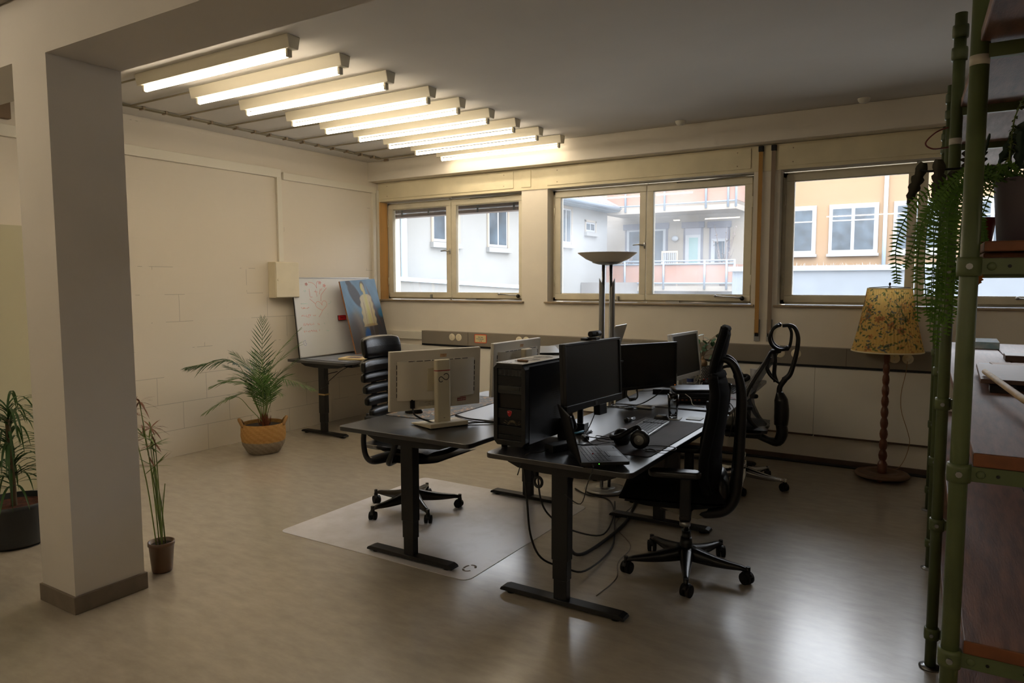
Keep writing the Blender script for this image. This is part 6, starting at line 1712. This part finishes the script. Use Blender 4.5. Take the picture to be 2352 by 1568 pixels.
# planter with fern, vine and big leaved climber
t = thing('potted_fern', 'hanging fern in a grey purple pot on the shelf, fronds falling left of the posts', 'plant', (.232,2.47,1.7185))
obj('pot', MB().lathe([(0,0),(.128,0),(.132,.006),(.147,.175),(.150,.178),(.144,.180),(.138,.16),(0,.15)], n=40), mat('pot_mauve', rgb(82,72,80), .4, spec=.5), t)
obj('soil', MB().lathe([(0,.158),(.14,.158)], n=24), M_soil, t)
def fern_frond(pts, L0, seed, n=44, w=.0062):
    r = random.Random(seed); m = MB(); P = [Vector(p) for p in pts]; q = []; N = len(P)
    for i in range(N-1):
        a,b,c,d = P[max(i-1,0)],P[i],P[i+1],P[min(i+2,N-1)]
        for k in range(8):
            t_ = k/8; q.append(.5*((2*b)+(c-a)*t_+(2*a-5*b+4*c-d)*t_*t_+(3*b-a-3*c+d)*t_**3))
    q.append(P[-1]); M_ = len(q)-1
    m.tube(q, [.0014]*len(q), 5, 0)
    az = r.uniform(-.5,.5)
    for k in range(n):
        f = .06+.94*k/(n-1); x = f*M_; i = min(int(x), M_-1); p = q[i]+(q[i+1]-q[i])*(x-i); d = (q[min(i+1,M_)]-q[max(i-1,0)]).normalized()
        sd = Vector((math.cos(az), math.sin(az), 0)); sd = (sd-d*sd.dot(d)).normalized()
        L_ = L0*(math.sin(PI*(.12+.83*(1-f)**.75))**.9+.04)*r.uniform(.85,1.1)
        for s in (-1,1):
            dirv = (sd*s+d*.22+Vector((r.uniform(-.12,.12),r.uniform(-.15,.15),r.uniform(-.1,.1)))).normalized()
            pp = p+d*(.0025 if s > 0 else 0)
            b_ = pp+dirv*L_; up_ = d*w*.5
            m.add([pp-up_*.7, pp+dirv*L_*.45-up_, b_, pp+dirv*L_*.5+up_*.9, pp+up_*.8], [(0,1,2,3,4)], 0, True)
    return m
def loc(p): return (p[0]-.232, p[1]-2.47, p[2]-1.7185)
tips = [((-.10,2.48,1.86),(-.150,2.47,1.74),(-.145,2.46,1.615),.026),((-.07,2.5,1.85),(-.095,2.5,1.70),(-.088,2.5,1.50),.022),
 ((-.06,2.44,1.83),(-.075,2.44,1.68),(-.062,2.44,1.52),.024),((-.05,2.52,1.84),(-.055,2.52,1.70),(-.055,2.52,1.47),.022),
 ((-.03,2.46,1.85),(-.038,2.46,1.68),(-.045,2.46,1.44),.020),((-.03,2.55,1.83),(-.03,2.55,1.66),(-.025,2.55,1.49),.022),
 ((-.015,2.42,1.84),(-.018,2.42,1.70),(-.02,2.42,1.50),.022),((.0,2.52,1.84),(-.005,2.52,1.66),(-.01,2.52,1.46),.022),
 ((.0,2.44,1.83),(-.0,2.44,1.66),(-.002,2.44,1.50),.022),((-.04,2.38,1.86),(-.085,2.38,1.78),(-.120,2.37,1.66),.022),
 ((.02,2.38,1.82),(.01,2.38,1.70),(.0,2.38,1.56),.022),((.01,2.60,1.84),(-.03,2.61,1.70),(-.04,2.62,1.54),.022),((-.04,2.60,1.87),(-.09,2.60,1.77),(-.10,2.60,1.62),.022),
 ((.06,2.34,1.80),(.05,2.32,1.72),(.045,2.32,1.63),.018),((.03,2.5,1.80),(.02,2.5,1.66),(.015,2.5,1.52),.022),((-.02,2.5,1.80),(-.03,2.5,1.60),(-.035,2.5,1.42),.020),((-.045,2.47,1.80),(-.05,2.47,1.62),(-.05,2.46,1.50),.022),
 ((.05,2.44,1.84),(.06,2.40,1.78),(.07,2.38,1.73),.016)]
for k, (a, b_, c, L0) in enumerate(tips):
    st_ = (.13+.03*math.sin(k*2), 2.42+.05*math.cos(k*1.7), 1.885)
    kk = (.5*(st_[0]+a[0]), .5*(st_[1]+a[1]), 1.925+.012*math.sin(k))
    obj('frond', fern_frond([loc(st_), loc(kk), loc(a), loc(b_), loc(c)], L0, k), M_fern, t)
mo = MB(); r = random.Random(4)
for k in range(520):
    a = r.uniform(0,2*PI); q = r.uniform(.0,.16)**.9; x, y = q*math.cos(a), q*math.sin(a); z = .165+r.uniform(0,.045)
    mo.blade((x,y,z),(x+r.uniform(-.022,.022),y+r.uniform(-.022,.022),z+r.uniform(-.01,.022)),.012,0,0,None,2)
obj('small_foliage', mo, mat('moss_green', rgb(92,116,50), .6, var=.4, scale=30), t)
# thin creeping vine from the top board
vm = MB(); vl = MB(); r = random.Random(8)
P = [(.19,2.6,2.24),(.165,2.6,2.18),(.135,2.6,2.10),(.128,2.6,2.02),(.125,2.59,1.94)]
vm.tube(P, .0022, 5, smooth_path=5)
for k in range(90):
    f = r.random(); i = min(int(f*4),3); p = Vector(P[i])+(Vector(P[i+1])-Vector(P[i]))*(f*4-i); d = Vector((r.uniform(-1,1),r.uniform(-1,1),r.uniform(-.7,.4))).normalized()*r.uniform(.008,.022)
    vl.blade(p, p+d, .011, .003, 0, None, 3)
t3 = thing('creeping_vine', 'thin vine with tiny leaves hanging from the top board at the right edge', 'plant', (0,0,0))
obj('stem', vm, M_stem, t3); obj('leaves', vl, mat('vine_leaf', rgb(98,112,52), .6, var=.3, scale=30), t3)
# big dark leaves of a climber
def lobed(c, L_, w, ang, tilt, az, m_, curl=.25, nl=5, seed=0):
    """ragged drooping leaf; L_ long, hangs from c"""
    r = random.Random(seed); n = 16; mb = MB(); vs = []
    for i in range(n+1):
        u = i/n; ww = w*(math.sin(PI*min(1,.08+.92*u))**.7)*(1-.45*abs(math.sin(u*nl*PI))*(u > .15)); x = curl*L_*math.sin(u*PI)*.5
        for j, s in enumerate((-1,-.45,0,.45,1)):
            vs.append(Vector((s*ww*.5 + .15*L_*math.sin(u*2.2)*.4, x+abs(s)*w*.18, -u*L_+abs(s)*ww*.12)))
    R = RZ(az) @ RX(tilt) @ RY(ang); vs = [Vector(c)+R @ v for v in vs]
    fs = [(5*i+j,5*i+j+1,5*i+j+6,5*i+j+5) for i in range(n) for j in range(4)]
    mb.add(vs, fs, 0, True); return mb
t4 = thing('climbing_plant', 'large leaved dark climber reaching left past the green posts above the fern', 'plant', (0,0,0))
M_dk = mat('climber_leaf_dark', rgb(50,46,32), .7, var=.3, scale=20); M_dg = mat('climber_leaf_green', rgb(36,58,42), .6, var=.2, scale=20)
obj('stem', MB().tube([(.14,2.62,1.90),(.06,2.62,1.955),(-.03,2.61,1.962),(-.075,2.6,1.958),(-.105,2.6,1.965)], .0035, 6, smooth_path=5).tube([(.14,2.62,1.90),(.13,2.62,1.98),(.14,2.61,2.03)], .003, 6, smooth_path=4), M_black, t4)
for c, L_, w, an, ti, az, m_, s in (((-.092,2.6,1.985),.135,.050,.35,.1,.25,M_dk,1),((-.055,2.58,1.99),.135,.052,.10,-.1,-.1,M_dk,2),((.045,2.6,2.01),.10,.10,-.3,.5,.5,M_dk,3),((.075,2.62,2.06),.075,.012,.25,0,.1,M_dg,6),
     ((-.01,2.66,1.96),.10,.05,.2,.1,.2,M_dk,8),((.165,2.6,2.075),.13,.055,.55,.15,.2,M_dg,4),((.155,2.58,2.05),.12,.045,.1,.1,.1,M_dg,5),((.175,2.6,2.08),.13,.06,-.3,.1,.1,M_dg,7)):
    obj('leaf', lobed(c, L_, w, an, ti, az, m_, seed=s), m_, t4)
t5 = thing('fallen_leaf', 'dry orange leaf hanging under the eye level shelf board', 'leaf', (.066,2.6,1.645))
obj('blade', lobed((0,0,0), .042, .04, .1, 0, .2, None), mat('leaf_orange', rgb(190,112,36), .6, var=.3, scale=40), t5)
single('red_pot', MB().lathe([(0,0),(.03,0),(.042,.09),(0,.09)], n=20), mat('terracotta_red', rgb(140,40,30), .6), 'small red pot between the green post and the fern pot', 'pot', (.062,2.62,1.7185))
# ================================================================ CAMERA, LIGHT, WORLD
cam = bpy.data.cameras.new('camera'); co = bpy.data.objects.new('camera', cam); COL.objects.link(co)
F_PX = 1635.23
cam.sensor_width = 36; cam.sensor_fit = 'HORIZONTAL'; cam.lens = 36*F_PX/2352; cam.clip_start = .05; cam.clip_end = 300
yaw, pitch, roll = map(math.radians, (31.71505, -4.81795, .14383))
fw = Vector((-math.sin(yaw)*math.cos(pitch), math.cos(yaw)*math.cos(pitch), math.sin(pitch)))
rt = Vector((math.cos(yaw), math.sin(yaw), 0)); dn = fw.cross(rt)
r2 = rt*math.cos(roll) + dn*math.sin(roll); d2 = -rt*math.sin(roll) + dn*math.cos(roll)
Mc = Matrix((( r2.x, -d2.x, -fw.x), (r2.y, -d2.y, -fw.y), (r2.z, -d2.z, -fw.z)))
co.matrix_world = Matrix.Translation((0,0,1.62)) @ Mc.to_4x4()
S.camera = co
w = bpy.data.worlds.new('sky'); S.world = w; w.use_nodes = True
bg = w.node_tree.nodes['Background']; bg.inputs[0].default_value = (.95,.975,1.0,1); bg.inputs[1].default_value = SKY
# overcast sky: brighter towards the zenith
wn = w.node_tree; tcw = wn.nodes.new('ShaderNodeTexCoord'); spw = wn.nodes.new('ShaderNodeSeparateXYZ'); mrw = wn.nodes.new('ShaderNodeMapRange')
mrw.inputs[1].default_value = 0; mrw.inputs[2].default_value = 1; mrw.inputs[3].default_value = SKY; mrw.inputs[4].default_value = SKY*3
wn.links.new(tcw.outputs['Generated'], spw.inputs[0]); wn.links.new(spw.outputs[2], mrw.inputs[0]); wn.links.new(mrw.outputs[0], bg.inputs[1])
S.view_settings.view_transform = 'Standard'; S.view_settings.look = 'None'; S.view_settings.exposure = EXPO; S.view_settings.gamma = 1
S.view_settings.use_curve_mapping = False
S.cycles.max_bounces = 7; S.cycles.diffuse_bounces = 4; S.cycles.glossy_bounces = 3; S.cycles.transmission_bounces = 6; S.cycles.transparent_max_bounces = 10
S.cycles.use_adaptive_sampling = True; S.cycles.adaptive_threshold = .035
S.cycles.sample_clamp_indirect = 6; S.cycles.use_denoising = True; S.cycles.caustics_reflective = False; S.cycles.caustics_refractive = False
try: S.cycles.denoiser = 'OPENIMAGEDENOISE'
except Exception: pass
